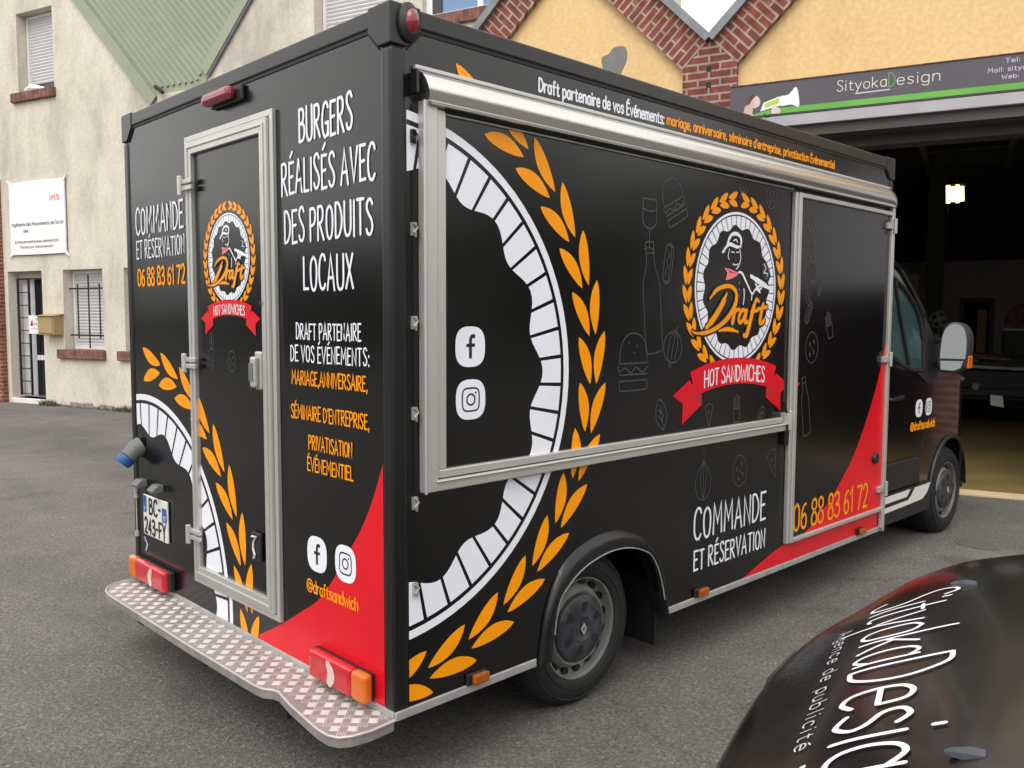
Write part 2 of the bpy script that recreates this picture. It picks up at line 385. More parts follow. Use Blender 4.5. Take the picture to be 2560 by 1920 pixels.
for line in '''A 46;0,0 22,100 44,-2;8,34 38,36
B 40;2,0 2,98;~2,98 28,96 34,78 26,58 2,54;~2,54 32,50 40,28 30,4 2,0
C 40;~40,84 34,98 18,100 4,76 2,30 12,4 28,0 40,14
D 42;2,0 2,98;~2,98 24,94 40,62 38,28 22,4 2,0
E 34;34,98 2,98 2,0 34,2;2,52 28,54
F 34;2,0 2,98 34,98;2,52 28,53
G 42;~40,84 30,99 14,94 2,64 4,22 18,0 36,8 40,28;40,2 40,40 22,40
H 42;2,0 2,100;40,0 40,100;2,50 40,52
I 8;4,0 4,98
L 32;2,100 2,2 32,2
M 54;2,0 6,100 27,36 48,100 52,0
N 42;2,0 2,98 38,2 40,100
O 44;~22,100 6,84 2,50 8,12 22,0 36,12 42,50 38,84 22,100
P 38;2,0 2,98;~2,98 28,97 36,76 28,52 2,46
R 42;2,0 2,98;~2,98 28,97 35,76 26,54 2,50;12,50 40,0
S 38;~36,86 26,100 10,96 4,78 14,60 30,42 36,22 26,2 10,2 2,16
T 40;0,98 40,98;20,98 20,0
U 42;~2,100 2,30 10,4 22,0 34,6 40,30 40,100
V 42;0,100 20,0 42,100
W 60;0,100 14,0 30,70 46,0 60,100
X 42;0,0 40,100;2,100 42,0
Y 40;0,100 20,50 40,100;20,50 20,0
' 8;6,100 2,80
, 10;7,8 2,-14
: 8;4,60 4,52;4,8 4,0
. 8;4,6 4,0
- 26;4,48 22,48
@ 80;~58,34 46,20 30,26 24,46 34,66 50,66 58,50 58,34 66,18 76,30 78,56 66,86 40,96 14,84 2,50 10,12 38,-6 62,2
0 40;~20,100 5,84 2,50 6,12 20,0 34,12 38,50 35,84 20,100
1 24;2,76 18,100 18,0
2 38;~2,80 12,98 28,96 36,74 28,46 2,2;2,2 38,2
3 38;~2,88 16,100 32,92 32,66 12,52;~12,52 34,46 38,20 24,0 2,10
4 38;28,0 28,98 2,28 38,28
6 38;~34,92 16,84 4,46 4,18 18,0 34,10 36,36 24,54 6,40
7 38;0,98 36,98 12,0
8 38;~19,54 4,70 6,92 19,100 32,92 34,70 19,54 2,34 4,6 19,0 34,6 36,34 19,54
a 38;~34,54 20,64 6,54 2,30 8,6 20,0 34,14;34,64 34,0
b 38;2,100 2,0;~2,50 18,64 32,56 37,32 32,8 18,0 2,12
c 34;~34,52 22,64 8,58 2,32 8,6 22,0 34,12
d 38;36,100 36,0;~36,50 20,64 6,56 1,32 6,8 20,0 36,12
e 36;3,34 36,34;~36,34 32,58 18,64 5,54 2,32 7,7 20,0 34,10
f 28;~28,98 18,100 12,88 12,0;2,62 26,62
g 38;~36,50 20,64 6,56 1,32 6,8 20,0 36,12;36,64 36,-10;~36,-10 30,-26 16,-28 4,-20
h 36;2,100 2,0;~2,44 12,62 26,62 34,48 34,0
i 8;4,62 4,0;4,84 4,92
k 36;2,100 2,0;32,62 4,28;12,34 34,0
l 8;4,100 4,0
m 58;2,64 2,0;~2,46 12,63 22,62 29,48 29,0;~29,46 38,63 48,62 56,48 56,0
n 36;2,64 2,0;~2,46 12,62 26,62 34,48 34,0
o 38;~19,64 5,54 2,32 6,8 19,0 32,8 36,32 33,54 19,64
p 38;2,64 2,-28;~2,50 18,64 32,56 37,32 32,8 18,0 2,12
r 26;2,64 2,0;~2,42 10,60 26,62
s 32;~30,54 18,64 5,56 8,40 24,28 30,14 18,0 2,8
t 28;~12,86 12,14 18,1 28,3;2,62 26,62
u 36;~2,64 2,18 10,1 24,2 34,18;34,64 34,0
v 36;0,64 18,0 36,64
w 56;0,64 14,0 28,56 42,0 56,64
y 36;0,64 18,2;36,64 8,-28
x 34;0,64 32,0;32,64 0,0
z 32;0,62 30,62 0,2 32,2
q 38;~36,50 20,64 6,56 1,32 6,8 20,0 36,12;36,64 36,-28'''.split('\n'):
    head, *st = line.split(';'); ch, adv = head.split(' ')
    GL[ch] = (int(adv), [(s[0] == '~', [tuple(map(int, q.split(','))) for q in s.lstrip('~').split()]) for s in st])
ACC = {'\u00c9': ('E', 114, 130), '\u00c8': ('E', 130, 114), '\u00e9': ('e', 78, 94), '\u00e8': ('e', 94, 78)}
def text_strokes(s, gap=14, space=26, jit=0.):
    """-> (natural width, [polyline in glyph units])"""
    x = 0; out = []
    for c in s:
        if c == ' ': x += space; continue
        base, acc = (ACC[c][0], ACC[c]) if c in ACC else (c, None)
        adv, st = GL[base]; dy = random.uniform(-jit, jit); sc = 1 + random.uniform(-jit, jit) / 100
        for sm, pts in st:
            q = smooth(pts, k=4) if sm else pts
            out.append([(x + a, b * sc + dy) for a, b in q])
        if acc: out.append([(x + adv * .3, acc[1]), (x + adv * .75, acc[2])])
        x += adv + gap
    return x - gap, out
def resample(p, d):
    out = [p[0]]
    for a, b in zip(p, p[1:]):
        n = max(1, int(math.hypot(b[0] - a[0], b[1] - a[1]) / d)); out += [(a[0] + (b[0] - a[0]) * i / n, a[1] + (b[1] - a[1]) * i / n) for i in range(1, n + 1)]
    return out
def text(V, s, u0, v0, u1, v1, wt, gap=14, space=26, jit=0., arc=0., slant=0., sub=0):
    W, st = text_strokes(s, gap, space, jit); h = (v1 - v0) / 100; k = (u1 - u0) / W; n = 0
    for p in st:
        q = [(u0 + a * k + slant * b * h, v0 + b * h + arc * (1 - (2 * a / W - 1) ** 2)) for a, b in p]
        V.ribbon(resample(q, sub) if sub else q, wt); n += 1
    return V

# ================================================================== FOOD TRUCK
TW, TL, Z0, Z1 = 2.193, 3.785, .275, 2.575
PS = lambda u, v, o: (u, -o, v)                 # right side of the box body
PR = lambda u, v, o: (-o, TW - u, v)            # rear of the box body (u from the left edge)
truck = thing('food_truck', 'black food truck with orange wheat wreath and white lettering, parked before the open workshop', 'food truck')
def sbox(mb, u0, u1, v0, v1, o0, o1): return mb.box(u0, u1, -o1, -o0, v0, v1)
def rbox(mb, u0, u1, v0, v1, o0, o1): return mb.box(-o1, -o0, TW - u1, TW - u0, v0, v1)
WX, WZ, WR = 1.0, .325, .332                   # rear wheel
ARCH = [(.735, .305), (.767, .49), (.825, .56), (.92, .615), (1.039, .645), (1.14, .65), (1.228, .638), (1.31, .61), (1.372, .57), (1.436, .459), (1.483, .305)]
mb = MB()
mb.prism([(0, .305)] + ARCH + [(TL, .305), (TL, Z1), (0, Z1)], lambda u, v: (u, 0, v), lambda u, v: (u, .03, v))
mb.box(0, .03, .03, TW - .03, .305, Z1); mb.box(0, TL, TW - .03, TW, .305, Z1)
mb.box(TL - .03, TL, .03, TW - .03, .305, Z1); mb.box(.03, TL - .03, .03, TW - .03, Z1 - .03, Z1 - .002)
mb.box(.03, .62, .03, TW - .03, .305, .34); mb.box(1.6, TL - .03, .03, TW - .03, .305, .34)
body = mb.obj('box_body', 'vinyl_black', truck)
# wheel housing, chassis
mb = MB()
mb.box(.60, .62, .031, .5, .30, .72); mb.box(1.6, 1.62, .031, .5, .30, .72); mb.box(.62, 1.6, .5, .52, .2, .72); mb.box(.62, 1.6, .031, .5, .72, .74)
mb.box(.62, 1.6, TW - .5, TW - .48, .2, .72)
mb.box(.15, 5.3, .55, .65, .26, .40); mb.box(.15, 5.3, 1.54, 1.64, .26, .40); mb.box(.3, .4, .65, 1.54, .27, .38); mb.box(2.6, 2.7, .65, 1.54, .27, .38)
mb.tube([(WX, .25, WZ), (WX, TW - .25, WZ)], .06, 10); mb.tube([(5.22, .28, WZ), (5.22, TW - .28, WZ)], .05, 10)
mb.box(1.50, 1.52, .06, .36, .12, .42)
mb.obj('chassis', 'gap_black', truck)
mb = MB()
for s, (a, b) in enumerate(((0, .665), (1.497, TL + .004))): sbox(mb, a, b, Z0, .307, -.03, .006)
rbox(mb, .004, TW - .004, Z0, .307, -.028, .006)
mb.box(TL - .03, TL + .004, .03, TW, Z0, .303)
mb.obj('floor_edge_trim', 'alu_dull', truck, bevel=.004)
mb = MB()
rbox(mb, .11, TW - .11, 2.523, 2.583, -.05, .008); sbox(mb, .11, TL - .1, 2.523, 2.583, -.05, .008)
mb.box(.11, TL - .1, TW - .05, TW + .012, 2.523, 2.588); mb.box(TL - .05, TL + .012, .11, TW - .11, 2.523, 2.588)
mb.obj('roof_rail', 'trim_black', truck, bevel=.007, seg=3)
mb = MB(); rbox(mb, .11, TW - .11, 2.511, 2.5225, -.02, .004); sbox(mb, .11, TL - .1, 2.511, 2.5225, -.02, .004)
mb.obj('rail_seal', 'gap_black', truck)
for (px, py) in ((0, 0), (0, 1), (1, 0), (1, 1)):
    fx = (lambda x: x) if not px else (lambda x: TL - x); fy = (lambda y: y) if not py else (lambda y: TW - y)
    mb = MB(); q = [(-.0105, 2.458), (.056, 2.458), (.111, 2.513), (.111, 2.588), (-.0105, 2.588)]
    mb.prism(q, lambda u, v: (fx(-.011), fy(u), v), lambda u, v: (fx(.03), fy(u), v))
    mb.prism(q, lambda u, v: (fx(u), fy(-.0113), v), lambda u, v: (fx(u), fy(.03), v))
    mb.obj('corner_cap', 'trim_black', truck, bevel=.005, seg=3)
    x0, x1 = sorted((fx(-.006), fx(.056))); y0, y1 = sorted((fy(-.006), fy(.054)))
    MB().box(x0, x1, y0, y1, .308, 2.457).obj('corner_post', 'trim_black', truck, bevel=.014, seg=3)
    if not px: # dark seam beside the cap
        m2 = MB(); e = [(.056, 2.458), (.111, 2.513), (.111, 2.5225), (.049, 2.458)]
        m2.prism(e, lambda u, v: (fx(-.004), fy(u + .007), v - .006), lambda u, v: (fx(.01), fy(u + .007), v - .006))
        m2.prism(e, lambda u, v: (fx(u + .007), fy(-.004), v - .006), lambda u, v: (fx(u + .007), fy(.01), v - .006))
        m2.obj('cap_seal', 'gap_black', truck)
# ------------------------------------------------ serving hatch, awning, side door
hatch = MB(); sbox(hatch, .2, 2.5, 1.085, 2.285, 0, .006)
hatch = hatch.obj('serving_hatch', 'vinyl_black', truck)
mb = MB()
sbox(mb, .104, .162, 1.028, 2.30, 0, .032); sbox(mb, .168, .205, 1.098, 2.285, 0, .022)
sbox(mb, .162, 2.492, 1.028, 1.066, 0, .0315); sbox(mb, .168, 2.47, 1.07, 1.098, 0, .024)
sbox(mb, .1, .112, 1.024, 2.30, .032, .04); sbox(mb, .15, 2.492, 1.058, 1.066, .0315, .039)
mb.obj('hatch_frame', 'alu', hatch, bevel=.004)
mb = MB(); sbox(mb, .162, .168, 1.06, 2.3, 0, .012); sbox(mb, .162, 2.48, 1.064, 1.072, 0, .012); mb.obj('frame_groove', 'gap_black', hatch)
mb = MB(); sbox(mb, 2.478, 2.53, 1.06, 1.12, 0, .05); mb.tube([(2.50, -.05, 1.03), (2.50, -.05, 1.135)], .012, 8); mb.obj('latch', 'alu', hatch, bevel=.006)
mb = MB(); sbox(mb, 2.50, 2.545, .95, 1.06, 0, .02); mb.tube([(2.455, -.03, 1.13), (2.455, -.035, 1.18), (2.49, -.035, 1.12)], .005, 6); mb.obj('latch_plate', 'trim_black', hatch)
prof = [(-.001, 2.393), (-.024, 2.391), (-.041, 2.38), (-.051, 2.362), (-.055, 2.34), (-.053, 2.32), (-.045, 2.306), (-.044, 2.301), (-.049, 2.297), (-.048, 2.288), (-.03, 2.286), (-.001, 2.287)]
rings = []
for x, s_ in ((.088, 1), (3.66, 1), (3.70, .97), (3.735, .88), (3.76, .72), (3.776, .5), (3.783, .25)):
    rings.append([(x + (.04 * max(0, 2.392 - z) / .12 if x < 1 else 0), y * (s_ * .55 + .45), 2.287 + (z - 2.287) * s_) for y, z in prof])
aw = auto_smooth(MB().rings(rings).obj('awning', 'awning_alu', truck), 35)
mb = MB(); sbox(mb, .084, 3.72, 2.396, 2.41, 0, .018); mb.obj('mounting_rail', 'alu', aw, bevel=.003)
mb = MB(); sbox(mb, .084, 3.72, 2.392, 2.3965, 0, .01); sbox(mb, .2, 2.54, 2.279, 2.2855, 0, .026); mb.obj('shadow_gap', 'gap_black', aw)
mb = MB(); sbox(mb, .206, 2.545, 2.27, 2.2785, 0, .016); mb.obj('hatch_hinge', 'alu_dull', aw, bevel=.003)
mb = MB(); sbox(mb, .072, .0835, 2.315, 2.385, 0, .04); mb.obj('end_cap', 'trim_black', aw, bevel=.004)
sdoor = MB(); sbox(sdoor, 2.6, 3.745, .43, 2.256, 0, .012); sdoor = sdoor.obj('side_door', 'vinyl_black', truck)
mb = MB(); sbox(mb, 2.545, 2.572, .415, 2.262, 0, .026); sbox(mb, 2.576, 2.606, .415, 2.262, 0, .032)
sbox(mb, 3.742, 3.765, .30, 2.29, 0, .03); sbox(mb, 3.768, 3.795, .275, 2.30, 0, .024)
sbox(mb, 2.606, 3.742, .412, .436, 0, .028); sbox(mb, 2.606, 3.742, 2.238, 2.262, 0, .03)
mb.obj('door_frame', 'alu', sdoor, bevel=.005)
for z in (2.176, 1.362, .553):
    mb = MB(); sbox(mb, 3.675, 3.748, z - .018, z + .018, .012, .034); mb.tube([(3.757, -.04, z - .045), (3.757, -.04, z + .045)], .012, 8)
    mb.obj('hinge', 'alu_dull', sdoor, bevel=.003)
mb = MB(); mb.lathe([(.0, -.02), (.03, -.02), (.034, -.008), (.034, .002)], (3.63, -.013, .756), 20); mb.obj('door_lock', 'plastic_black', sdoor)
# ------------------------------------------------ rear door
def R2(*p): return p
rdoor = MB(); rbox(rdoor, TW - 1.395, TW - .795, .5, 2.31, 0, .012); rdoor = rdoor.obj('rear_door', 'vinyl_black', truck)
def ring(mb, f, u0, u1, v0, v1, w, o0, o1):
    f(mb, u0, u0 + w, v0, v1, o0, o1); f(mb, u1 - w, u1, v0, v1, o0, o1); f(mb, u0 + w, u1 - w, v0, v0 + w, o0, o1); f(mb, u0 + w, u1 - w, v1 - w, v1, o0, o1)
mb = MB(); ring(mb, rbox, TW - 1.475, TW - .715, .428, 2.378, .024, 0, .018); ring(mb, rbox, TW - 1.446, TW - .744, .457, 2.349, .052, 0, .03)
ring(mb, rbox, TW - 1.43, TW - .76, .473, 2.333, .012, .03, .035)
mb.obj('door_frame', 'alu', rdoor, bevel=.004)
mb = MB(); ring(mb, rbox, TW - 1.452, TW - .738, .451, 2.355, .01, 0, .008); mb.obj('frame_groove', 'gap_black', rdoor)
for z in (2.168, 1.406, .648):
    mb = MB(); u = TW - 1.425
    for dz in (-.022, .006): rbox(mb, u - .055, u + .065, z + dz, z + dz + .02, .03, .046)
    mb.tube([PR(u - .03, z - .042, .05), PR(u - .03, z + .042, .05)], .012, 8)
    mb.obj('hinge', 'alu', rdoor, bevel=.003)
mb = MB(); rbox(mb, TW - .862, TW - .812, 1.325, 1.475, .012, .03); rbox(mb, TW - .855, TW - .82, 1.335, 1.455, .03, .055)
mb.obj('door_handle', 'alu', rdoor, bevel=.012, seg=3)
mb = MB(); rbox(mb, TW - .855, TW - .825, 1.36, 1.43, .055, .058); mb.obj('handle_recess', 'plastic_grey', rdoor)
mb = MB(); rbox(mb, TW - .92, TW - .845, .64, .755, .012, .028); mb.obj('door_lock', 'plastic_black', rdoor, bevel=.006)
mb = MB(); u = TW - .90
mb.tube([PR(u + .0, .738, .034), PR(u + .035, .742, .034), PR(u + .012, .715, .034), PR(u + .01, .69, .034), PR(u + .022, .668, .034), PR(u + .014, .652, .034)], .0045, 6)
mb.obj('lock_mark', 'plate_white', rdoor)
mb = MB(); mb.lathe([(.0, -.003), (.008, -.003), (.008, 0)], (0, 0, 0), 10)
o = mb.obj('screw', 'plastic_black', rdoor); o.matrix_basis = Matrix.Translation((-.036, .79, 1.66)) @ Matrix.Rotation(R(-90), 4, 'Z')
# ------------------------------------------------ graphics
class Multi(Vinyl):
    def __init__(s, *a, **k): super().__init__(*a, **k); s.m = []; s.cur = 0; s.mats = []
    def use(s, m):
        if m not in s.mats: s.mats.append(m)
        s.cur = s.mats.index(m); return s
    def poly(s, pts, lift=0.):
        n = len(s.mb.f); super().poly(pts, lift); s.m += [s.cur] * (len(s.mb.f) - n); return s
    def done(s, name, parent):
        if not s.mb.f: return None
        o = s.mb.obj(name, None, parent, fix=False)
        for m in s.mats: o.data.materials.append(MATS[m])
        o.data.polygons.foreach_set('material_index', s.m); return o
def wreath(V, cu, cv, Rr, amin, amax, phase, sides=(1,), spoke=.5, kmin=-14, kmax=14, fat=1):
    P = lambda r, a: (cu + Rr * r * math.cos(R(a)), cv + Rr * r * math.sin(R(a)))
    V.use('white_vinyl')
    for i in range(96):
        a, b = amin0 + i * 3.75, amin0 + (i + 1) * 3.75
        V.poly([P(.967, a), P(1, a), P(1, b), P(.967, b)])
    for i in range(48):
        a, b = i * 7.5 + spoke + 4.2, (i + 1) * 7.5 - spoke + 4.2
        for j in range(4):
            c, d = a + (b - a) * j / 4, a + (b - a) * (j + 1) / 4
            wv = lambda t: .803 - .03 * math.cos(R(15 * (t - 12.5)))
            V.poly([P(wv(c), c), P(.948, c), P(.948, d), P(wv(d), d)])
    V.use('orange_vinyl')
    for sgn in sides:
        for k in range(kmin, kmax):
            for (rt, rb, wd) in ((1.078, 1.148, .033), (1.257, 1.192, .033)):
                at = phase + 10.95 * k; ab = at - 11.3
                if (at + ab) / 2 < amin or (at + ab) / 2 > amax: continue
                tr = (lambda a: a) if sgn > 0 else (lambda a: 180 - a)
                (x0, y0), (x1, y1) = P(rt, tr(at)), P(rb, tr(ab))
                dx, dy = x1 - x0, y1 - y0; l = math.hypot(dx, dy); nx, ny = -dy / l, dx / l; W = Rr * wd * fat
                bow = .012 * Rr * (1 if rt > 1.2 else -1) * -sgn
                left = []; right = []
                for q in range(0, 11):
                    t = q / 10; h = W * (math.sin(PI * t ** .92) ** .8); bo = bow * math.sin(PI * t)
                    left.append((x0 + dx * t + nx * (h + bo), y0 + dy * t + ny * (h + bo))); right.append((x0 + dx * t - nx * (h - bo), y0 + dy * t - ny * (h - bo)))
                for q in range(10): V.poly([left[q], left[q + 1], right[q + 1], right[q]])
amin0 = 0
def facebook(V, u, v, rx, ry):
    V.use('white_vinyl'); V.poly([(u + rx * abs(math.cos(R(a))) ** .72 * math.copysign(1, math.cos(R(a))), v + ry * abs(math.sin(R(a))) ** .72 * math.copysign(1, math.sin(R(a)))) for a in range(0, 360, 8)])
    V.use('ink'); X = lambda x, y: (u + rx * x, v + ry * y)
    V.ribbon([X(*p) for p in smooth([(.32, .5), (.12, .52), (.02, .4), (0, .2), (0, -.58)], k=4)], rx * .2, lift=.0005, cap=False)
    V.ribbon([X(-.28, .06), X(.3, .08)], rx * .17, lift=.0007, cap=False)
def insta(V, u, v, rx, ry):
    sq = lambda f, e: [(u + rx * f * abs(math.cos(R(a))) ** e * math.copysign(1, math.cos(R(a))), v + ry * f * abs(math.sin(R(a))) ** e * math.copysign(1, math.sin(R(a)))) for a in range(0, 360, 8)]
    V.use('white_vinyl'); V.poly(sq(1, .72)); V.use('ink')
    V.ribbon(sq(.57, .5), rx * .085, lift=.0005, closed=True); V.ribbon([(u + rx * .27 * math.cos(R(a)), v + ry * .27 * math.sin(R(a))) for a in range(0, 360, 15)], rx * .09, lift=.0005, closed=True)
    V.poly(circ(u + rx * .33, v + ry * .33, rx * .06, ry * .06, 8), lift=.0006)
def emblem(V, cu, cv, Rr, fine=1.0):
    X = lambda x, y: (cu + Rr * x, cv + Rr * y)
    wreath(V, cu, cv, Rr, -66, 86, 77.2, (1, -1), .45, fat=1.36)
    w_ = Rr * fine
    chef = lambda p: (p[0], .71 - (.7 - p[1]) * .6)
    line = lambda m, pts, wt, sm=True, lift=.0006: (V.use(m), V.ribbon([X(*(chef(p) if lift < .001 else p)) for p in (smooth(pts, k=5) if sm else pts)], [q * w_ for q in wt] if isinstance(wt, (list, tuple)) else wt * w_, lift=lift))
    # man in a cap with a neckerchief carrying a tray
    line('white_vinyl', [(-.32, .30), (-.38, .28), (-.28, .42), (-.24, .56), (-.16, .68), (-.03, .70), (.06, .60), (.05, .42)], [.012, .03, .04, .045, .05, .045, .03])
    line('white_vinyl', [(-.34, .36), (-.22, .46), (-.05, .42), (.04, .44)], [.02, .05, .045, .02])
    line('white_vinyl', [(-.12, .55), (-.06, .58), (-.03, .52)], .018)
    for p, wt in (([(-.22, .36), (-.25, .2), (-.22, .13)], .014), ([(.03, .38), (.06, .2), (.02, .02), (-.05, -.07)], .018), ([(-.17, .3), (-.10, .29)], .014), ([(-.05, .3), (.01, .31)], .014),
                  ([(-.09, .28), (-.11, .16), (-.06, .14)], .012), ([(-.13, .04), (-.06, .02), (0, .05)], .014), ([(-.2, .1), (-.13, -.03), (-.05, -.07)], .01)): line('grey_line' if wt < .014 else 'white_vinyl', p, wt)
    V.use('pink_vinyl'); V.poly([X(*chef(p)) for p in ((.02, -.15), (-.18, -.08), (-.33, -.06), (-.26, -.17), (-.3, -.33), (-.16, -.29), (-.02, -.21))], lift=.0006)
    V.use('red_vinyl'); V.poly([X(*chef(p)) for p in ((-.02, -.17), (-.24, -.1), (-.2, -.16))], lift=.0008)
    line('white_vinyl', [(.02, -.13), (.10, -.15), (.19, -.30), (.28, -.46), (.37, -.6), (.45, -.5), (.6, -.38)], [.03, .035, .03, .03, .035])
    line('white_vinyl', [(.16, -.5), (.17, -.66), (.15, -.84)], .022); line('white_vinyl', [(.37, -.58), (.36, -.74)], .022)
    for y in (-.36, -.5, -.64): line('blue_line', [(.035, y), (.045, y - .02)], .03, False)
    line('white_vinyl', [(.33, -.2), (.6, -.34), (.84, -.46)], [.055, .075, .05])
    line('white_vinyl', [(.45, -.36), (.55, -.5), (.62, -.44)], .03); line('white_vinyl', [(.46, -.48), (.58, -.56)], .025)
    V.use('ink'); V.poly([X(*chef(p)) for p in ((.58, .1), (.70, .17), (.80, .02), (.86, -.16), (.80, -.3), (.6, -.22))], lift=.0006)
    line('white_vinyl', [(.66, .10), (.72, .0), (.66, -.1), (.76, -.12), (.74, -.22)], .014, lift=.0009); line('blue_line', [(.76, .02), (.8, -.1), (.72, -.24)], .014, lift=.0009)
    # script lettering
    def script(m, dw, lift):
        for p, wt in (([(590, 740), (630, 690), (690, 672), (725, 700), (725, 760), (690, 830), (640, 880), (580, 912), (520, 915), (508, 903)], [.03, .055, .055, .06, .075, .075, .06, .05, .03, .02]),
                      ([(676, 712), (652, 770), (612, 840), (575, 888)], [.04, .085, .09, .06]), ([(722, 790), (710, 866)], .07), ([(714, 830), (730, 798), (748, 794)], .05),
                      ([(782, 800), (762, 798), (744, 835), (749, 862), (766, 850), (783, 808)], .055), ([(788, 796), (778, 856), (792, 858)], .06),
                      ([(858, 748), (842, 738), (828, 775), (806, 868), (790, 928), (774, 932)], [.04, .06, .08, .08, .06]), ([(812, 804), (850, 797)], .045),
                      ([(882, 762), (864, 852), (874, 866), (890, 850)], .065), ([(850, 790), (905, 776)], .05), ([(640, 905), (690, 897), (742, 912)], [.03, .055, .03])):
            q = [((x - 735) / 220, (680 - y) / 397) for x, y in p]
            line(m, q, [t + dw for t in wt] if isinstance(wt, list) else wt + dw, lift=lift)
    script('ink', .05, .0012); script('orange_vinyl', 0, .0017)
    # ribbon
    V.use('dark_red_vinyl')
    for s in (1, -1):
        V.use('red_vinyl' if s < 0 else 'red_vinyl'); V.poly([X(s * x, y) for x, y in ((1.08, -1.18), (1.43, -1.36), (1.215, -1.475), (.8, -1.42))], lift=.0010)
        V.poly([X(s * x, y) for x, y in ((.8, -1.42), (1.215, -1.475), (1.23, -1.735), (.8, -1.51))], lift=.0010)
        V.use('dark_red_vinyl'); V.poly([X(s * x, y) for x, y in ((.8, -1.37), (1.06, -1.40), (.8, -1.52))], lift=.0013)
    V.use('red_vinyl')
    for i in range(12):
        a, b = -1 + i / 6, -1 + (i + 1) / 6
        T = lambda t: X(t * 1.07, -.93 - .15 * t * t); B = lambda t: X(t * .94, -1.28 - .11 * t * t)
        V.poly([T(a), T(b), B(b), B(a)], lift=.0016)
    V.use('white_vinyl')
    Wd, st = text_strokes('HOT SANDWICHES', 10, 20)
    for p in st:
        V.ribbon([X(-.75 + 1.5 * a / Wd, -1.245 - .05 * (2 * a / Wd - 1) ** 2 + .21 * b / 100) for a, b in p], .023 * Rr, lift=.0022)
def doodle(V, kind, u, v, s, rot=0, wt=.006):
    c, n = math.cos(R(rot)), math.sin(R(rot)); X = lambda p: (u + s * (p[0] * c - p[1] * n), v + s * (p[0] * n + p[1] * c))
    D = {'burger': ['~-.5,.05 -.45,.45 -.2,.7 .2,.7 .45,.45 .5,.05', '-.5,.05 .5,.05', '~-.56,0 -.5,-.12 -.3,-.05 -.1,-.16 .1,-.04 .3,-.16 .5,-.06 .56,0', '-.5,-.2 .5,-.2', '~-.5,-.34 -.5,-.5 -.4,-.56 .4,-.56 .5,-.5 .5,-.34', '-.5,-.34 .5,-.34', '~-.2,.5 -.15,.53', '~.1,.45 .15,.42', '~0,.3 .05,.28'],
         'bottle': ['~-.12,1 -.12,.6 -.22,.35 -.25,.2', '-.25,.2 -.25,-.9', '~-.25,-.9 -.2,-1 .2,-1 .25,-.9', '.25,-.9 .25,.2', '~.25,.2 .22,.35 .12,.6 .12,1', '-.12,1 .12,1', '-.12,.8 .12,.8'],
         'onion': ['~0,.6 -.4,.35 -.55,-.05 -.35,-.45 0,-.55 .35,-.45 .55,-.05 .4,.35 0,.6', '~0,.6 -.25,.2 -.2,-.5', '~0,.6 0,0 0,-.55', '~0,.6 .25,.2 .2,-.5', '~0,.6 .1,.8', '~0,-.55 -.08,-.7 .08,-.7 0,-.55'],
         'whisk': ['~0,-.1 -.35,.35 -.3,.8 0,1 .3,.8 .35,.35 0,-.1', '~0,-.1 -.15,.4 0,1', '~0,-.1 .15,.4 0,1', '0,-.1 0,1', '-.06,-.1 -.05,-.9', '.06,-.1 .05,-.9', '~-.05,-.9 0,-1 .05,-.9'],
         'pizza': ['~.5,0 .35,.42 0,.6 -.35,.42 -.5,0 -.35,-.42 0,-.6 .35,-.42 .5,0', '~.1,.3 .2,.25 .15,.15 .1,.3', '~-.2,.2 -.1,.15 -.2,.05 -.2,.2', '~.1,-.1 .2,-.15 .15,-.25 .1,-.1', '~-.2,-.2 -.1,-.25 -.15,-.35 -.2,-.2', '~-.02,.02 .04,0 0,-.06 -.02,.02'],
         'fries': ['-.35,.1 -.25,-.7 .25,-.7 .35,.1', '~-.35,.1 0,0 .35,.1', '-.3,.1 -.32,.6 -.2,.6 -.18,.07', '-.1,.05 -.08,.8 .04,.8 .04,.04', '.1,.04 .16,.65 .28,.65 .28,.08'],
         'slice': ['0,-.7 -.4,.5', '0,-.7 .4,.5', '~-.4,.5 0,.65 .4,.5', '~-.1,.2 0,.25 0,.12 -.1,.2', '~.05,-.1 .1,-.05 .1,-.15 .05,-.1'],
         'hotdog': ['~-.7,.0 -.6,.25 .6,.25 .7,0 .6,-.25 -.6,-.25 -.7,0', '~-.75,.1 -.8,.0 -.6,-.12 .6,-.12 .8,0 .75,.1', '~-.5,.05 -.3,.12 -.1,.0 .1,.12 .3,.0 .5,.1'],
         'glass': ['~-.38,.9 -.4,.2 -.25,-.05 0,-.12 .25,-.05 .4,.2 .38,.9', '-.38,.9 .38,.9', '~-.37,.55 0,.48 .37,.55', '0,-.12 0,-.8', '~-.3,-.85 0,-.78 .3,-.85'],
         'leaf': ['~0,-.6 -.35,-.1 -.25,.45 0,.7 .25,.45 .35,-.1 0,-.6', '0,-.6 0,.5', '0,-.2 -.2,.1', '0,-.2 .2,.1', '0,.1 -.15,.35', '0,.1 .15,.35']}[kind]
    V.use('grey_line')
    for q in D:
        pts = [tuple(map(float, t.split(','))) for t in q.lstrip('~').split()]
        V.ribbon([X(p) for p in (smooth(pts, k=4) if q[0] == '~' else pts)], wt)
HB = ((.205, 1.098, 2.5, 2.283), .006); DB = ((2.606, .436, 3.742, 2.238), .012)
SB = [((.058, .308, 3.74, 2.51), 0.)]
def swoosh(V, pts, side):
    V.use('red_vinyl'); pts = smooth(pts, k=5); base = .308
    for a, b in zip(pts, pts[1:]):
        if abs(a[0] - b[0]) > 1e-5: V.poly([(a[0], base), a, b, (b[0], base)])
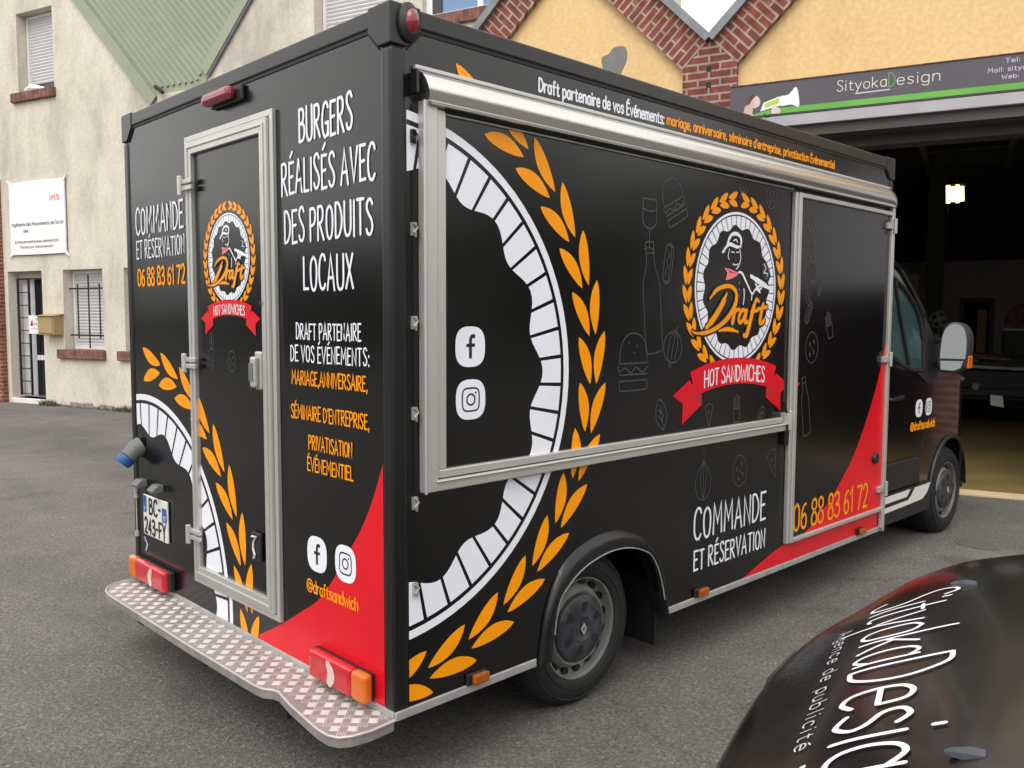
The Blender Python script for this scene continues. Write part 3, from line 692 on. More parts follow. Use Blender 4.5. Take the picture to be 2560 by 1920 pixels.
# right side: body sheet
V = Multi(PS, SB); wreath(V, -.04, 1.402, .87, -95, 72, 41.0, (1,), .5); V.done('wreath_graphic', truck)
SW = [(2.12, .30), (2.466, .391), (2.761, .437), (3.0, .55), (3.13, .632), (3.348, .812), (3.537, 1.057), (3.65, 1.25), (3.742, 1.48)]
V = Multi(PS, SB); swoosh(V, SW, 1); V.done('red_swoosh', truck)
V = Multi(PS, SB); V.use('white_vinyl'); (A, B) = (0.662,2.433),(1.427,2.486)
text(V, 'Draft partenaire de vos \u00c9v\u00e9nements:', A[0], A[1], B[0], A[1] + .047, .0085, gap=13)
V.done('lettering', truck)
(A, B) = (1.447,2.437),(3.007,2.477)
V = Multi(PS, SB); V.use('orange_vinyl'); text(V, "mariage, anniversaire, s\u00e9minaire d'entreprise, privatisation \u00c9v\u00e9nementiel", A[0], 2.437, B[0], 2.477, .0085, gap=11)
V.done('lettering', truck)
V = Multi(PS, SB); V.use('white_vinyl'); text(V, 'COMMANDE', 1.713, .58, 2.357, .722, .0125, jit=2); V.done('lettering', truck)
V = Multi(PS, SB); V.use('white_vinyl'); text(V, 'ET R\u00c9SERVATION', 1.717, .434, 2.359, .528, .0105, jit=2); V.done('lettering', truck)
for a in (('whisk', 1.78, .93, .17, 180), ('pizza', 2.10, .86, .13, 10), ('slice', 2.42, .86, .12, 20)):
    V = Multi(PS, SB, off=.001); doodle(V, *a); V.done('food_sketch', truck)
# right side: serving hatch
V = Multi(PS, [HB]); wreath(V, -.04, 1.402, .87, -95, 72, 41.0, (1,), .5); V.done('wreath_graphic', hatch)
for a in (('burger', *(1.234,1.411), .185, 0), ('bottle', *(1.354,1.696), .235, 6), ('onion', *(1.512,1.483), .125, -15), ('burger', *(1.504,2.106), .15, 25), ('glass', *(1.33,2), .12, 0), ('hotdog', *(1.467,1.845), .11, 80),
          ('leaf', *(1.436,1.181), .11, 15), ('slice', *(1.808,1.161), .08, 0), ('fries', *(2.047,1.17), .09, 0), ('leaf', *(2.273,1.117), .08, -30), ('onion', *(2.065,2.259), .1, 160), ('pizza', *(2.325,2.216), .1, 0)):
    V = Multi(PS, [HB], off=.001); doodle(V, *a); V.done('food_sketch', hatch)
V = Multi(PS, [HB]); emblem(V, 2.03, 1.755, .359); V.done('emblem', hatch)
V = Multi(PS, [HB]); facebook(V, .324, 1.508, .068, .07); V.done('social_icon', hatch)
V = Multi(PS, [HB]); insta(V, .326, 1.325, .068, .07); V.done('social_icon', hatch)
# right side: side door
V = Multi(PS, [DB]); swoosh(V, SW, 1); V.done('red_swoosh', sdoor)
V = Multi(PS, [DB]); V.use('red_vinyl'); V.poly([(2.03 + .359 * x, 1.755 + .359 * y) for x, y in ((1.08, -1.18), (1.76, -1.36), (1.6, -1.475), (1.2, -1.42))]); V.done('ribbon_tip', sdoor)
V = Multi(PS, [DB], off=.002); V.use('orange_vinyl'); text(V, '06 88 83 61 72', 2.634, .468, 3.548, .611, .016, gap=10); V.done('phone_lettering', sdoor)
for a in (('burger', *(2.732,2.098), .09, 30), ('slice', *(2.753,1.967), .08, 180), ('onion', *(2.759,1.863), .09, 0), ('leaf', *(2.731,1.723), .09, 20), ('leaf', *(2.851,1.773), .07, -20), ('hotdog', *(2.736,1.642), .08, 60), ('fries', *(2.979,1.571), .1, 20), ('pizza', *(2.784,1.454), .14, 0), ('bottle', *(2.73,1.139), .16, 10)):
    V = Multi(PS, [DB], off=.001); doodle(V, *a); V.done('food_sketch', sdoor)
# rear
RB = [((.057, .308, TW - 1.476, 2.51), 0.), ((TW - 1.476, .308, TW - .714, .43), 0.), ((TW - .714, .308, TW - .056, 2.51), 0.)]
RD = [((TW - 1.394, .51, TW - .796, 2.30), .012)]
for pan, par in ((RB, truck), (RD, rdoor)):
    V = Multi(PR, pan); wreath(V, .166, .344 + .0, .885, -20, 92, 90.6, (1,), .5); V.done('wreath_graphic', par)
V = Multi(PR, RB); swoosh(V, [(1.274,0.322),(1.439,0.405),(1.61,0.503),(1.759,0.6),(1.934,0.798),(2.017,0.902),(2.078,1.004),(2.148,1.153)], 0); V.done('red_swoosh', truck)
for s, A, B, h, wt in (('BURGERS', (1.643,2.232),(1.98,2.229), .116, .0112), ('R\u00c9ALIS\u00c9S AVEC', (1.515,2.054),(2.106,2.058), .115, .0106), ('DES PRODUITS', (1.531,1.879),(2.092,1.882), .116, .0106), ('LOCAUX', (1.66,1.705),(1.976,1.707), .116, .0106),
                      ('DRAFT PARTENAIRE', (1.603,1.532),(2.019,1.525), .057, .0062), ('DE VOS \u00c9V\u00c9NEMENTS:', (1.561,1.446),(2.065,1.447), .057, .0062),
                      ('COMMANDE', (0.117,2.014),(0.655,1.996), .123, .0108), ('ET R\u00c9SERVATION', (0.118,1.888),(0.66,1.885), .084, .0074)):
    V = Multi(PR, RB, off=.0022); V.use('white_vinyl'); text(V, s, A[0], (A[1] + B[1]) / 2, B[0], (A[1] + B[1]) / 2 + h, wt, jit=3); V.done('lettering', truck)
for s, A, B, h, wt in (('MARIAGE,ANNIVERSAIRE,', (1.567,1.357),(2.054,1.366), .050, .0062), ("S\u00c9MINAIRE D'ENTREPRISE,", (1.558,1.23),(2.062,1.24), .050, .0062), ('PRIVATISATION', (1.679,1.121),(1.959,1.135), .051, .0062), ('\u00c9V\u00c9NEMENTIEL', (1.669,1.045),(1.965,1.051), .049, .0062),
                      ('06 88 83 61 72', (0.123,1.753),(0.659,1.763), .080, .0128), ('@draftsandwich', (1.653,0.582),(1.985,0.611), .046, .0066)):
    V = Multi(PR, RB, off=.0022); V.use('orange_vinyl'); text(V, s, A[0], (A[1] + B[1]) / 2, B[0], (A[1] + B[1]) / 2 + h, wt, gap=11, jit=2); V.done('lettering', truck)
V = Multi(PR, RB, off=.002); facebook(V, 1.725, .745, .066, .066); V.done('social_icon', truck)
V = Multi(PR, RB, off=.002); insta(V, 1.91, .748, .065, .066); V.done('social_icon', truck)
V = Multi(PR, RD); emblem(V, TW - 1.094, 1.846, .1805, 1.1); V.done('emblem', rdoor)
for a in (('pizza', *(1.111,1.426), .07, 0), ('slice', *(0.935,1.43), .07, 10), ('leaf', *(0.931,1.502), .06, 0)):
    V = Multi(PR, RD, off=.001); doodle(V, *a, wt=.004); V.done('food_sketch', rdoor)
# ------------------------------------------------ rear fittings
def tail(u0, u1, amber_hi):
    base = MB(); rbox(base, u0 - (.016 if amber_hi else -.01), u1 + (-.01 if amber_hi else .016), .314, .408, 0, .03); base = base.obj('tail_lamp', 'plastic_black', truck, bevel=.008)
    am = (u1 - .085, u1) if amber_hi else (u0, u0 + .085); rd = (u0, u1 - .087) if amber_hi else (u0 + .087, u1)
    mb = MB(); rbox(mb, *rd, .309, .413, .016, .056); mb.obj('red_lens', 'lamp_red', base, bevel=.016, seg=3)
    mb = MB(); rbox(mb, *am, .309, .413, .016, .056); mb.obj('amber_lens', 'lamp_amber', base, bevel=.016, seg=3)
    c = u0 + .14 if amber_hi else u1 - .14; s = -1 if amber_hi else 1
    V = Multi(PR, [((u0, .25, u1, .45), .0563)]); V.use('lamp_white'); V.ribbon(smooth([(c + s * .012, .404), (c - s * .016, .36), (c + s * .004, .318)], k=8), [.012, .03, .042, .044, .036, .02], cap=False); V.done('reversing_lens', base)
tail(TW - 2.165, TW - 1.735, False); tail(TW - .452, TW - .098, True)
lamp = MB(); rbox(lamp, TW - 1.215, TW - .948, 2.452, 2.51, 0, .018); lamp = lamp.obj('brake_lamp', 'plastic_black', truck, bevel=.006)
mb = MB(); rbox(mb, TW - 1.22, TW - .985, 2.458, 2.508, .018, .06); mb.obj('red_lens', 'lamp_dark_red', lamp, bevel=.018, seg=3)
# red marker lamp on the corner cap, oval and facing rear-side
base = MB().lathe([(.0, -.022), (.03, -.02), (.044, -.008), (.046, .004)], (0, 0, 0), 24).obj('marker_lamp', 'plastic_black', truck)
base.matrix_basis = Matrix.Translation((.058, -.014, 2.532)) @ Matrix.Diagonal((.92, 1.0, 1.38, 1))
auto_smooth(base)
auto_smooth(MB().lathe([(.0, -.04), (.014, -.037), (.025, -.028), (.029, -.016)], (0, 0, 0), 24).obj('red_lens', 'lamp_dark_red', base))
for x in (.357, 1.768, 3.477):
    b_ = MB(); sbox(b_, x - .05, x + .04, .304, .347, 0, .012); b_ = b_.obj('side_marker', 'plastic_black', truck, bevel=.004)
    m_ = MB(); sbox(m_, x - .032, x + .04, .307, .345, .012, .034); m_.obj('amber_lens', 'lamp_orange_dull', b_, bevel=.007)
for z in (2.187, 1.893, 1.592, 1.295, .997, .708):
    mb = MB(); sbox(mb, .072, .09, z - .022, z + .02, 0, .012); mb.tube([(.074, -.016, z + .018), (.088, -.018, z + .004), (.076, -.016, z - .012), (.084, -.014, z - .026)], .004, 6)
    mb.obj('awning_clip', 'alu_dull' if z < 2.1 else 'plastic_black', truck)
plate = MB(); rbox(plate, TW - 2.056, TW - 1.768, .535, .735, .004, .014); plate = plate.obj('licence_plate', 'plate_white', truck, bevel=.004)
u0 = TW - 2.056
V = Multi(PR, [((u0, .5, u0 + .288, .74), .0145)]); V.use('plate_blue'); V.poly([(u0 + .004, .648), (u0 + .046, .648), (u0 + .046, .731), (u0 + .004, .731)]); V.poly([(u0 + .232, .632), (u0 + .284, .632), (u0 + .284, .70), (u0 + .232, .70)])
V.use('ink'); text(V, 'BC-', u0 + .078, .648, u0 + .215, .722, .013, gap=16); text(V, '243-FY', u0 + .02, .548, u0 + .268, .622, .013, gap=14)
V.use('plate_white'); text(V, 'F', u0 + .018, .655, u0 + .032, .675, .004); text(V, '17', u0 + .247, .64, u0 + .27, .662, .004); V.done('plate_characters', plate)
for u in (TW - 2.06, TW - 1.862):
    mb = MB(); mb.prism([(0, .775), (.05, .768), (.06, .782), (.03, .808), (0, .808)], lambda o, v: (-o, TW - u - .035, v), lambda o, v: (-o, TW - u + .035, v)); mb.obj('plate_lamp', 'plastic_grey', truck, bevel=.005)
mb = MB(); mb.tube([PR(TW - 2.098, .535, .03), PR(TW - 2.098, .745, .03)], .0035, 6)
for z in (.53, .722, .75): mb.tube([PR(TW - 2.098, z - .012, .03), PR(TW - 2.098, z + .012, .03)], .011, 8)
mb.obj('lock_rod', 'alu', truck)
V = Multi(PR, RB); V.use('blue_line'); V.ribbon([(TW - 2.09, .51), (TW - 2.05, .48), (TW - 2.075, .445)], .014, cap=False); V.use('white_vinyl'); V.ribbon([(TW - 2.08, .512), (TW - 2.042, .48), (TW - 2.065, .443)], .006, lift=.0005, cap=False); V.done('reflector_mark', truck)
plug = MB(); plug.tube([PR(.10, .965, 0), PR(.099, .955, .025), PR(.093, .918, .062)], [.05, .047, .04], 16); plug = auto_smooth(plug.obj('power_inlet', 'plastic_grey', truck))
mb = MB(); mb.tube([PR(.0928, .9175, .0622), PR(.088, .895, .082), PR(.086, .885, .091)], [.041, .041, .034], 16); auto_smooth(mb.obj('blue_cap', 'plastic_blue', plug))
# chequer-plate step
OUT = [(0, 2.165), (-.07, 2.166), (-.12, 2.155), (-.165, 2.12), (-.195, 2.06), (-.207, 1.99), (-.207, 1.1), (-.2, .56), (-.192, .512), (-.172, .485), (-.165, .455), (-.172, .42), (-.188, .34), (-.206, .2), (-.216, .11), (-.214, .055), (-.198, .02), (-.165, .0), (-.1, -.012), (0, -.005)]
def inside(p, poly):
    c = False
    for i in range(len(poly)):
        a, b = poly[i], poly[i - 1]
        if (a[1] > p[1]) != (b[1] > p[1]) and p[0] < (b[0] - a[0]) * (p[1] - a[1]) / (b[1] - a[1]) + a[0]: c = not c
    return c
step = MB().prism([(x - .007, y) for x, y in OUT], lambda u, v: (u, v, .247), lambda u, v: (u, v, .284)).obj('rear_step', 'tread', truck, bevel=.004)
mb = MB()
for i in range(-6, 1):
    for j in range(-2, 54):
        cx, cy = -.018 + i * .0405, j * .0405
        if not all(inside((cx + a, cy + b), OUT) for a, b in ((.02, 0), (-.02, 0), (0, .02), (0, -.02))) and not (i == 0 and .0 < cy < 2.1): continue
        if cx > -.018: cx = -.018
        a = R(45 if (i + j) % 2 else -45); d = Vector((math.cos(a), math.sin(a), 0)); n = Vector((-d.y, d.x, 0))
        for o in (-.0132, -.0044, .0044, .0132):
            c = Vector((cx, cy, .284)) + n * o; h = Vector((0, 0, .0022))
            e0, e1 = c - d * .0195, c + d * .0195
            mb.add([e0, c - d * .012 + n * .0034, c + d * .012 + n * .0034, e1, c + d * .012 - n * .0034, c - d * .012 - n * .0034, c - d * .011 + h, c + d * .011 + h],
                   [(0, 1, 6), (1, 2, 7, 6), (2, 3, 7), (3, 4, 7), (4, 5, 6, 7), (5, 0, 6)])
mb.obj('tread_pattern', 'tread_bar', step)
mb = MB(); mb.tube([(x - .006, y, .283) for x, y in OUT], .0055, 8); auto_smooth(mb.obj('step_lip', 'tread_bar', step))
mb = MB()
for y in (.45, 1.1, 1.75): mb.box(-.16, .3, y - .03, y + .03, .19, .246)
mb.obj('step_bracket', 'steel_dark', step)
# wheel arch trim
ao = [(.672, .281), (.70, .44), (.757, .58), (.833, .66), (.93, .705), (1.05, .727), (1.17, .722), (1.286, .688), (1.384, .61), (1.462, .47), (1.503, .272)]
ai = [(.735, .285)] + ARCH[1:-1] + [(1.486, .275)]
ao = smooth(ao, k=4); ai = smooth(ai, k=4); n = len(ao)
rg = []
for (a, b) in zip(ao, ai):
    mx, mz = (a[0] + b[0]) / 2, (a[1] + b[1]) / 2; L = lambda t: (a[0] + (b[0] - a[0]) * t, a[1] + (b[1] - a[1]) * t)
    rg.append([(L(0)[0], .002, L(0)[1]), (L(.12)[0], -.014, L(.12)[1]), (L(.4)[0], -.027, L(.4)[1]), (L(.75)[0], -.029, L(.75)[1]), (L(1)[0], -.02, L(1)[1]), (L(1)[0], .06, L(1)[1]), (L(.5)[0], .06, L(.5)[1])])
auto_smooth(MB().rings(rg).obj('wheel_arch', 'arch_plastic', truck), 60)
mb = MB(); mb.tube([(q[0], -.022, q[1]) for q in ai[2:-2]], .003, 6); mb.obj('arch_beading', 'alu_dull', truck)
# ------------------------------------------------ wheels
def wheel(x, y, z, s=1, r=WR, cover='hub_grey'):
    f = r / .322
    T = [(.198, .022), (.206, .002), (.23, -.006), (.262, -.004), (.29, .006), (.308, .022), (.318, .045), (.322, .075), (.322, .165), (.314, .2), (.29, .22), (.23, .226), (.2, .21)]
    ty = auto_smooth(MB().lathe([(a * f, b * s) for a, b in T], (x, y, z), 56).obj('wheel', 'rubber', truck), 50)
    mb = MB()
    for k in range(60):
        a = 2 * PI * k / 60; ca, sa = math.cos(a), math.sin(a)
        for (b0, b1, tw) in ((.05, .095, .03), (.11, .15, -.03)):
            p = []
            for bb, da in ((b0, 0), (b1, tw)):
                for e in (-.014, .014):
                    c2, s2 = math.cos(a + da + e), math.sin(a + da + e); p += [(x + .3195 * f * c2, y + bb * s, z + .3195 * f * s2), (x + .3262 * f * c2, y + bb * s, z + .3262 * f * s2)]
            mb.add(p, [(0, 1, 3, 2), (4, 6, 7, 5), (1, 5, 7, 3), (0, 4, 5, 1), (2, 3, 7, 6)])
    mb.obj('tread_block', 'rubber', ty)
    for rr in (.24, .285): MB().lathe([(rr * f - .003, .0 * s), (rr * f, (-.0085 if rr < .25 else -.002) * s), (rr * f + .003, 0)], (x, y, z), 48).obj('sidewall_ring', 'rubber', ty)
    auto_smooth(MB().lathe([(.202 * f, .03 * s), (.205 * f, .004 * s), (.2 * f, .004 * s), (.196 * f, .05 * s), (.178 * f, .058 * s), (.162 * f, .03 * s), (.15 * f, .014 * s), (.14 * f, .02 * s), (.05, .03 * s)], (x, y, z), 48).obj('rim', 'steel_rim', ty), 60)
    mb = MB()
    for k in range(16):
        a = 2 * PI * (k + .3) / 16; c = Vector((x + .182 * f * math.cos(a), y, z + .182 * f * math.sin(a)))
        t1 = Vector((-math.sin(a), 0, math.cos(a))); t2 = Vector((math.cos(a), 0, math.sin(a)))
        mb.rings([[tuple(c + t1 * .019 * math.cos(q) + t2 * .0135 * math.sin(q) + Vector((0, yy * s, 0))) for q in [2 * PI * i / 12 for i in range(12)]] for yy in (.04, .075)])
    mb.obj('vent_hole', 'gap_black', ty)
    hb = auto_smooth(MB().lathe([(.0, -.006 * s), (.045, -.006 * s), (.05, -.010 * s), (.1, -.006 * s), (.128 * f, -.002 * s), (.137 * f, .006 * s), (.14 * f, .018 * s)], (x, y, z), 40).obj('hub_cap', cover, ty), 40)
    mb = MB()
    for k in range(6):
        a = 2 * PI * k / 6 + .4; d = Vector((math.cos(a), 0, math.sin(a))); n = Vector((-d.z, 0, d.x)); c = Vector((x, y - .0085 * s, z))
        mb.poly(*[tuple(c + d * p + n * q) for p, q in ((.062, -.009), (.108, -.02), (.112, 0), (.108, .02), (.062, .009))])
    mb.obj('cap_recess', 'plastic_black', hb)
    mb = MB(); dm = [(0, .026), (.017, 0), (0, -.026), (-.017, 0)]
    for i in range(4):
        a, b = dm[i], dm[(i + 1) % 4]
        mb.prism([a, b, (b[0] * .5, b[1] * .5), (a[0] * .5, a[1] * .5)], lambda u, v: (x + u, y - .0105 * s, z + v), lambda u, v: (x + u, y - .015 * s, z + v))
    mb.obj('diamond_badge', 'alu', hb)
wheel(WX, .062, WZ); wheel(5.215, .105, WZ); wheel(WX, TW - .062, WZ, -1); wheel(5.215, TW - .105, WZ, -1)
# ------------------------------------------------ cab
def ys(x, z):
    return .092 + .05 * max(0, (z - 1.2) / .8) ** 1.5 + .35 * max(0, (x - 5.32) / .6) ** 2.2
FP = [(3.80, 2.03), (4.10, 2.0), (4.22, 1.965), (4.303, 1.93), (4.6, 1.70), (4.86, 1.47), (5.15, 1.235), (5.45, 1.165), (5.7, 1.05), (5.84, .9), (5.92, .68), (5.93, .45), (5.88, .28)]
DX = [(0, .2), (.02, .2), (.05, .2), (.08, .19), (.12, .14), (.15, .1), (.16, .08), (.14, .06), (.12, .05), (.1, .03), (.1, 0), (.1, 0), (.1, 0)]
WIN = [(3.86, 1.88), (4.17, 1.885), (4.33, 1.82), (4.484, 1.722), (4.578, 1.62), (4.635, 1.46), (4.64, 1.25), (4.458, 1.262), (4.24, 1.31), (4.027, 1.40), (3.86, 1.43)]
cx_, cr = 5.215, .395
AR = [(cx_ + cr * math.cos(R(a)), WZ + .0 + cr * math.sin(R(a)) * 1.06) for a in range(180, -1, -15)]
OUTL = [(3.80, .28), (cx_ - cr, .28)] + [p for p in AR] + [(cx_ + cr, .28)] + FP[::-1]
def side_panel(fy, name):
    bm = bmesh.new()
    for loop in (OUTL, WIN):
        vs = [bm.verts.new((x, 0, z)) for x, z in loop]
        for i in range(len(vs)): bm.edges.new((vs[i - 1], vs[i]))
    bmesh.ops.triangle_fill(bm, edges=bm.edges[:], use_beauty=True)
    for x in [3.9 + .12 * i for i in range(12)] + [5.35 + .045 * i for i in range(13)]:
        bmesh.ops.bisect_plane(bm, geom=bm.verts[:] + bm.edges[:] + bm.faces[:], plane_co=(x, 0, 0), plane_no=(1, 0, 0))
    for z in [1.25 + .1 * i for i in range(8)]:
        bmesh.ops.bisect_plane(bm, geom=bm.verts[:] + bm.edges[:] + bm.faces[:], plane_co=(0, 0, z), plane_no=(0, 0, 1))
    for v in bm.verts: v.co.y = fy(ys(v.co.x, v.co.z))
    bmesh.ops.recalc_face_normals(bm, faces=bm.faces[:])
    me = bpy.data.meshes.new(name); bm.to_mesh(me); bm.free()
    return me
cab = MB()
K_ = 24
def front(t, i):
    (x, z), (dx, dz) = FP[i], DX[i]; c = 1 - abs(2 * t - 1) ** 2.6; a = ys(x, z)
    return (x + c * dx, a + (TW - 2 * a) * t, z + c * dz)
rowsA = [[front(j / K_, i) for j in range(K_ + 1)] for i in range(0, 4)]
rowsB = [[front(j / K_, i) for j in range(K_ + 1)] for i in range(6, 13)]
cab.rings(rowsA, False, False); cab.rings(rowsB, False, False)
cab.poly(*[front(j / K_, 0) for j in range(K_ + 1)], (3.8, TW - .09, .28), (3.8, .09, .28))
cab = auto_smooth(cab.obj('cab', 'car_paint', truck), 50)
for fy in (lambda y: y, lambda y: TW - y):
    auto_smooth(link('cab_side', side_panel(fy, 'cab_side'), 'car_paint', cab), 50)
    # window glass and its rubber frame
    g_ = [Vector((x, fy(ys(x, z) + .006), z)) for x, z in WIN]
    gl = MB().poly(*g_).obj('side_window', 'glass_dark', cab)
    mb = MB(); pts = [(x, fy(ys(x, z) - .003), z) for x, z in WIN]; mb.tube(pts + [pts[0]], .014, 6); mb.obj('window_seal', 'plastic_black', gl)
    mb = MB(); mb.tube([(4.186, fy(ys(4.186, 1.9) - .002), 1.885), (4.26, fy(ys(4.26, 1.62) - .002), 1.62), (4.395, fy(ys(4.395, 1.29) - .002), 1.27)], .013, 6); mb.obj('window_divider', 'plastic_black', gl)
    tri = [(4.655, 1.66), (4.70, 1.60), (4.9, 1.42), (5.02, 1.32), (4.86, 1.2), (4.713, 1.155), (4.5, 1.243), (4.645, 1.24)]
    mb = MB().prism(tri, lambda x, z: (x, fy(ys(x, z) - .012), z), lambda x, z: (x, fy(ys(x, z) + .002), z)); mb.obj('mirror_base', 'plastic_black', cab)
    mb = MB().prism([(3.82, .47), (4.60, .47), (4.59, .64), (4.55, .655), (3.82, .66)], lambda x, z: (x, fy(ys(x, z) - .022), z), lambda x, z: (x, fy(ys(x, z) + .004), z)); mb.obj('door_moulding', 'plastic_black', cab, bevel=.01)
    # sill skirt
    mb = MB().prism([(3.82, .25), (cx_ - cr - .03, .25), (cx_ - cr - .03, .455), (3.82, .455)], lambda x, z: (x, fy(ys(x, z) - .028), z), lambda x, z: (x, fy(ys(x, z) + .01), z)); mb.obj('sill_skirt', 'plastic_black', cab, bevel=.012)
    # mirror: housing, glass, arms
    mo = [(.02, 1.30), (.015, 1.5), (-.02, 1.575), (-.07, 1.59), (-.125, 1.56), (-.152, 1.47), (-.152, 1.33), (-.13, 1.265), (-.08, 1.24), (0, 1.245)]
    rg = []
    for x, s_ in ((4.745, .95), (4.75, 1), (4.82, 1), (4.88, .88), (4.92, .6)): rg.append([(x - .3 * (y + .066) * s_ + .12 * (z - 1.42), fy(-.066 + (y + .066) * s_), 1.42 + (z - 1.42) * s_) for y, z in smooth(mo, True, 3)])
    mi = auto_smooth(MB().rings(rg).obj('mirror', 'plastic_black', cab), 45)
    MB().poly(*[(4.741 - .3 * (y + .062) * .86 + .12 * (max(1.338, 1.42 + (z - 1.42) * .93) - 1.42), fy(-.062 + (y + .062) * .86), max(1.338, 1.42 + (z - 1.42) * .93)) for y, z in smooth(mo, True, 3) if z > 1.29]).obj('mirror_glass', 'mirror_glass', mi)
    MB().poly(*[(4.741 - .3 * (y + .062) + .12 * (z - 1.42), fy(y), z) for y, z in ((.005, 1.322), (-.13, 1.322), (-.118, 1.275), (-.08, 1.255), (0, 1.26))]).obj('mirror_glass', 'mirror_glass', mi)
    mb = MB(); mb.box(4.775, 4.86, min(fy(-.158), fy(-.135)), max(fy(-.158), fy(-.135)), 1.27, 1.36); mb.obj('indicator', 'lamp_amber', mi, bevel=.01)
    mb = MB(); mb.tube([(4.82, fy(.0), 1.31), (4.85, fy(.08), 1.28)], .022, 8); mb.tube([(4.82, fy(.0), 1.48), (4.84, fy(.09), 1.45)], .018, 8); mb.obj('mirror_arm', 'plastic_black', mi)
    # door handle and shut lines
    mb = MB(); mb.tube([(4.06, fy(.09), 1.085), (4.07, fy(.058), 1.085), (4.22, fy(.058), 1.092), (4.235, fy(.09), 1.092)], .012, 8); hd = mb.obj('door_handle', 'trim_black', cab)
    mb = MB()
    for q in ([(4.66, 1.16), (4.71, 1.0), (4.70, .8), (4.64, .66)],): mb.tube([(x, fy(ys(x, z) + .0005), z) for x, z in smooth(q)], .004, 5)
    mb.obj('door_gap', 'gap_black', cab)
    wa = [(cx_ + (cr - .005) * math.cos(R(a)), WZ + (cr - .005) * 1.06 * math.sin(R(a))) for a in range(175, 4, -10)]
    mb = MB(); mb.tube([(x, fy(ys(x, z) - .004), z) for x, z in wa], .016, 8); auto_smooth(mb.obj('wheel_arch', 'plastic_black', cab))
    mb = MB(); mb.rings([[(cx_ + .4 * math.cos(R(a)), fy(y), WZ + .42 * math.sin(R(a))) for a in range(0, 181, 12)] for y in (.1, .5)], False, False); mb.poly(*[(cx_ + .4 * math.cos(R(a)), fy(.5), WZ + .42 * math.sin(R(a))) for a in range(0, 181, 12)]); mb.obj('wheel_housing', 'gap_black', cab)
rowsW = [[front(j / K_, i) for j in range(K_ + 1)] for i in range(3, 7)]
ws = auto_smooth(MB().rings(rowsW, False, False).obj('windscreen', 'glass_dark', cab))
for j in (0, K_):
    mb = MB(); mb.tube([front(j / K_, i) for i in range(0, 8)], .022, 8); auto_smooth(mb.obj('window_pillar', 'car_paint', cab))
for y0 in (.3, 1.2):
    mb = MB(); mb.box(3.95, 4.5, y0, y0 + .55, .72, .92); mb.box(3.9, 4.05, y0 + .02, y0 + .53, .92, 1.46); mb.box(3.92, 4.02, y0 + .15, y0 + .4, 1.48, 1.7); mb.obj('seat', 'seat_teal', cab, bevel=.05, seg=3)
mb = MB(); mb.box(4.75, 5.1, .2, TW - .2, .75, 1.16); mb.obj('dashboard', 'plastic_black', cab, bevel=.05, seg=3)
mb = MB(); mb.tube([(4.66 + .07 * math.sin(R(a)), 1.65 + .2 * math.cos(R(a)), 1.2 + .19 * math.sin(R(a))) for a in range(0, 361, 20)], .014, 6); mb.obj('steering_wheel', 'plastic_black', cab)
mb = MB(); mb.box(3.82, 5.6, .12, TW - .12, .30, .34); mb.obj('cab_floor', 'gap_black', cab)
# grille, headlamps, front plate (seen only from the front)
mb = MB(); mb.box(5.99, 6.035, .75, 1.44, .55, .78); mb.obj('grille', 'plastic_black', cab, bevel=.01)
for s in (0, 1):
    f2 = (lambda y: y) if not s else (lambda y: TW - y)
    y0, y1 = sorted((f2(.42), f2(.66))); mb = MB(); mb.box(5.82, 5.975, y0, y1, .8, 1.0); mb.obj('headlight', 'lamp_white', cab, bevel=.03, seg=3)
PC = lambda u, v, o: (u, ys(u, v) - o, v)
V = Multi(PC, [((3.82, .2, 5.4, 1.3), 0.)]); facebook(V, 4.588, .99, .062, .062); V.done('social_icon', cab)
V = Multi(PC, [((3.82, .2, 5.4, 1.3), 0.)]); insta(V, 4.762, .99, .062, .062); V.done('social_icon', cab)
V = Multi(PC, [((3.82, .2, 5.4, 1.3), 0.)]); V.use('orange_vinyl'); text(V, '@draftsandwich', 4.45, .842, 4.89, .896, .013, gap=10); V.done('door_lettering', cab)
V = Multi(PC, [((3.82, .2, 5.4, 1.3), .0285)]); V.use('plate_white')
for q in ([(3.84, .398), (4.36, .40), (4.42, .447), (3.84, .444)], [(3.84, .335), (4.38, .342), (4.38, .375), (3.84, .37)], [(4.38, .342), (4.636, .347), (4.44, .405), (4.38, .375)], [(4.636, .347), (4.72, .385), (4.49, .446), (4.44, .405)], [(4.72, .385), (4.776, .449), (4.49, .446)]): V.poly(q)
V.done('sill_stripe', cab)

# ================================================================== GROUND
setting(box('ground', 'asphalt', None, -150, 150, -150, 150, -.5, 0))
BR = math.atan2(-.95076, .30992)                 # facade axes: local x runs along the street front, y into the buildings
loc = lambda s, n, z: Vector((.30992 * s + .95076 * n, -.95076 * s + .30992 * n, z))
def wall_holes(mb, s0, s1, z0, z1, n, holes, depth):
    ss = sorted({s0, s1, *[h[0] for h in holes], *[h[1] for h in holes]}); zz = sorted({z0, z1, *[h[2] for h in holes], *[h[3] for h in holes]})
    for a, b in zip(ss, ss[1:]):
        for c, d in zip(zz, zz[1:]):
            m, k = (a + b) / 2, (c + d) / 2
            if any(h[0] < m < h[1] and h[2] < k < h[3] for h in holes): continue
            mb.poly((a, n, c), (b, n, c), (b, n, d), (a, n, d))
    for (a, b, c, d) in holes:
        mb.poly((a, n, c), (a, n + depth, c), (a, n + depth, d), (a, n, d)); mb.poly((b, n, c), (b, n + depth, c), (b, n + depth, d), (b, n, d))
        mb.poly((a, n, d), (a, n + depth, d), (b, n + depth, d), (b, n, d)); mb.poly((a, n, c), (a, n + depth, c), (b, n + depth, c), (b, n, c))
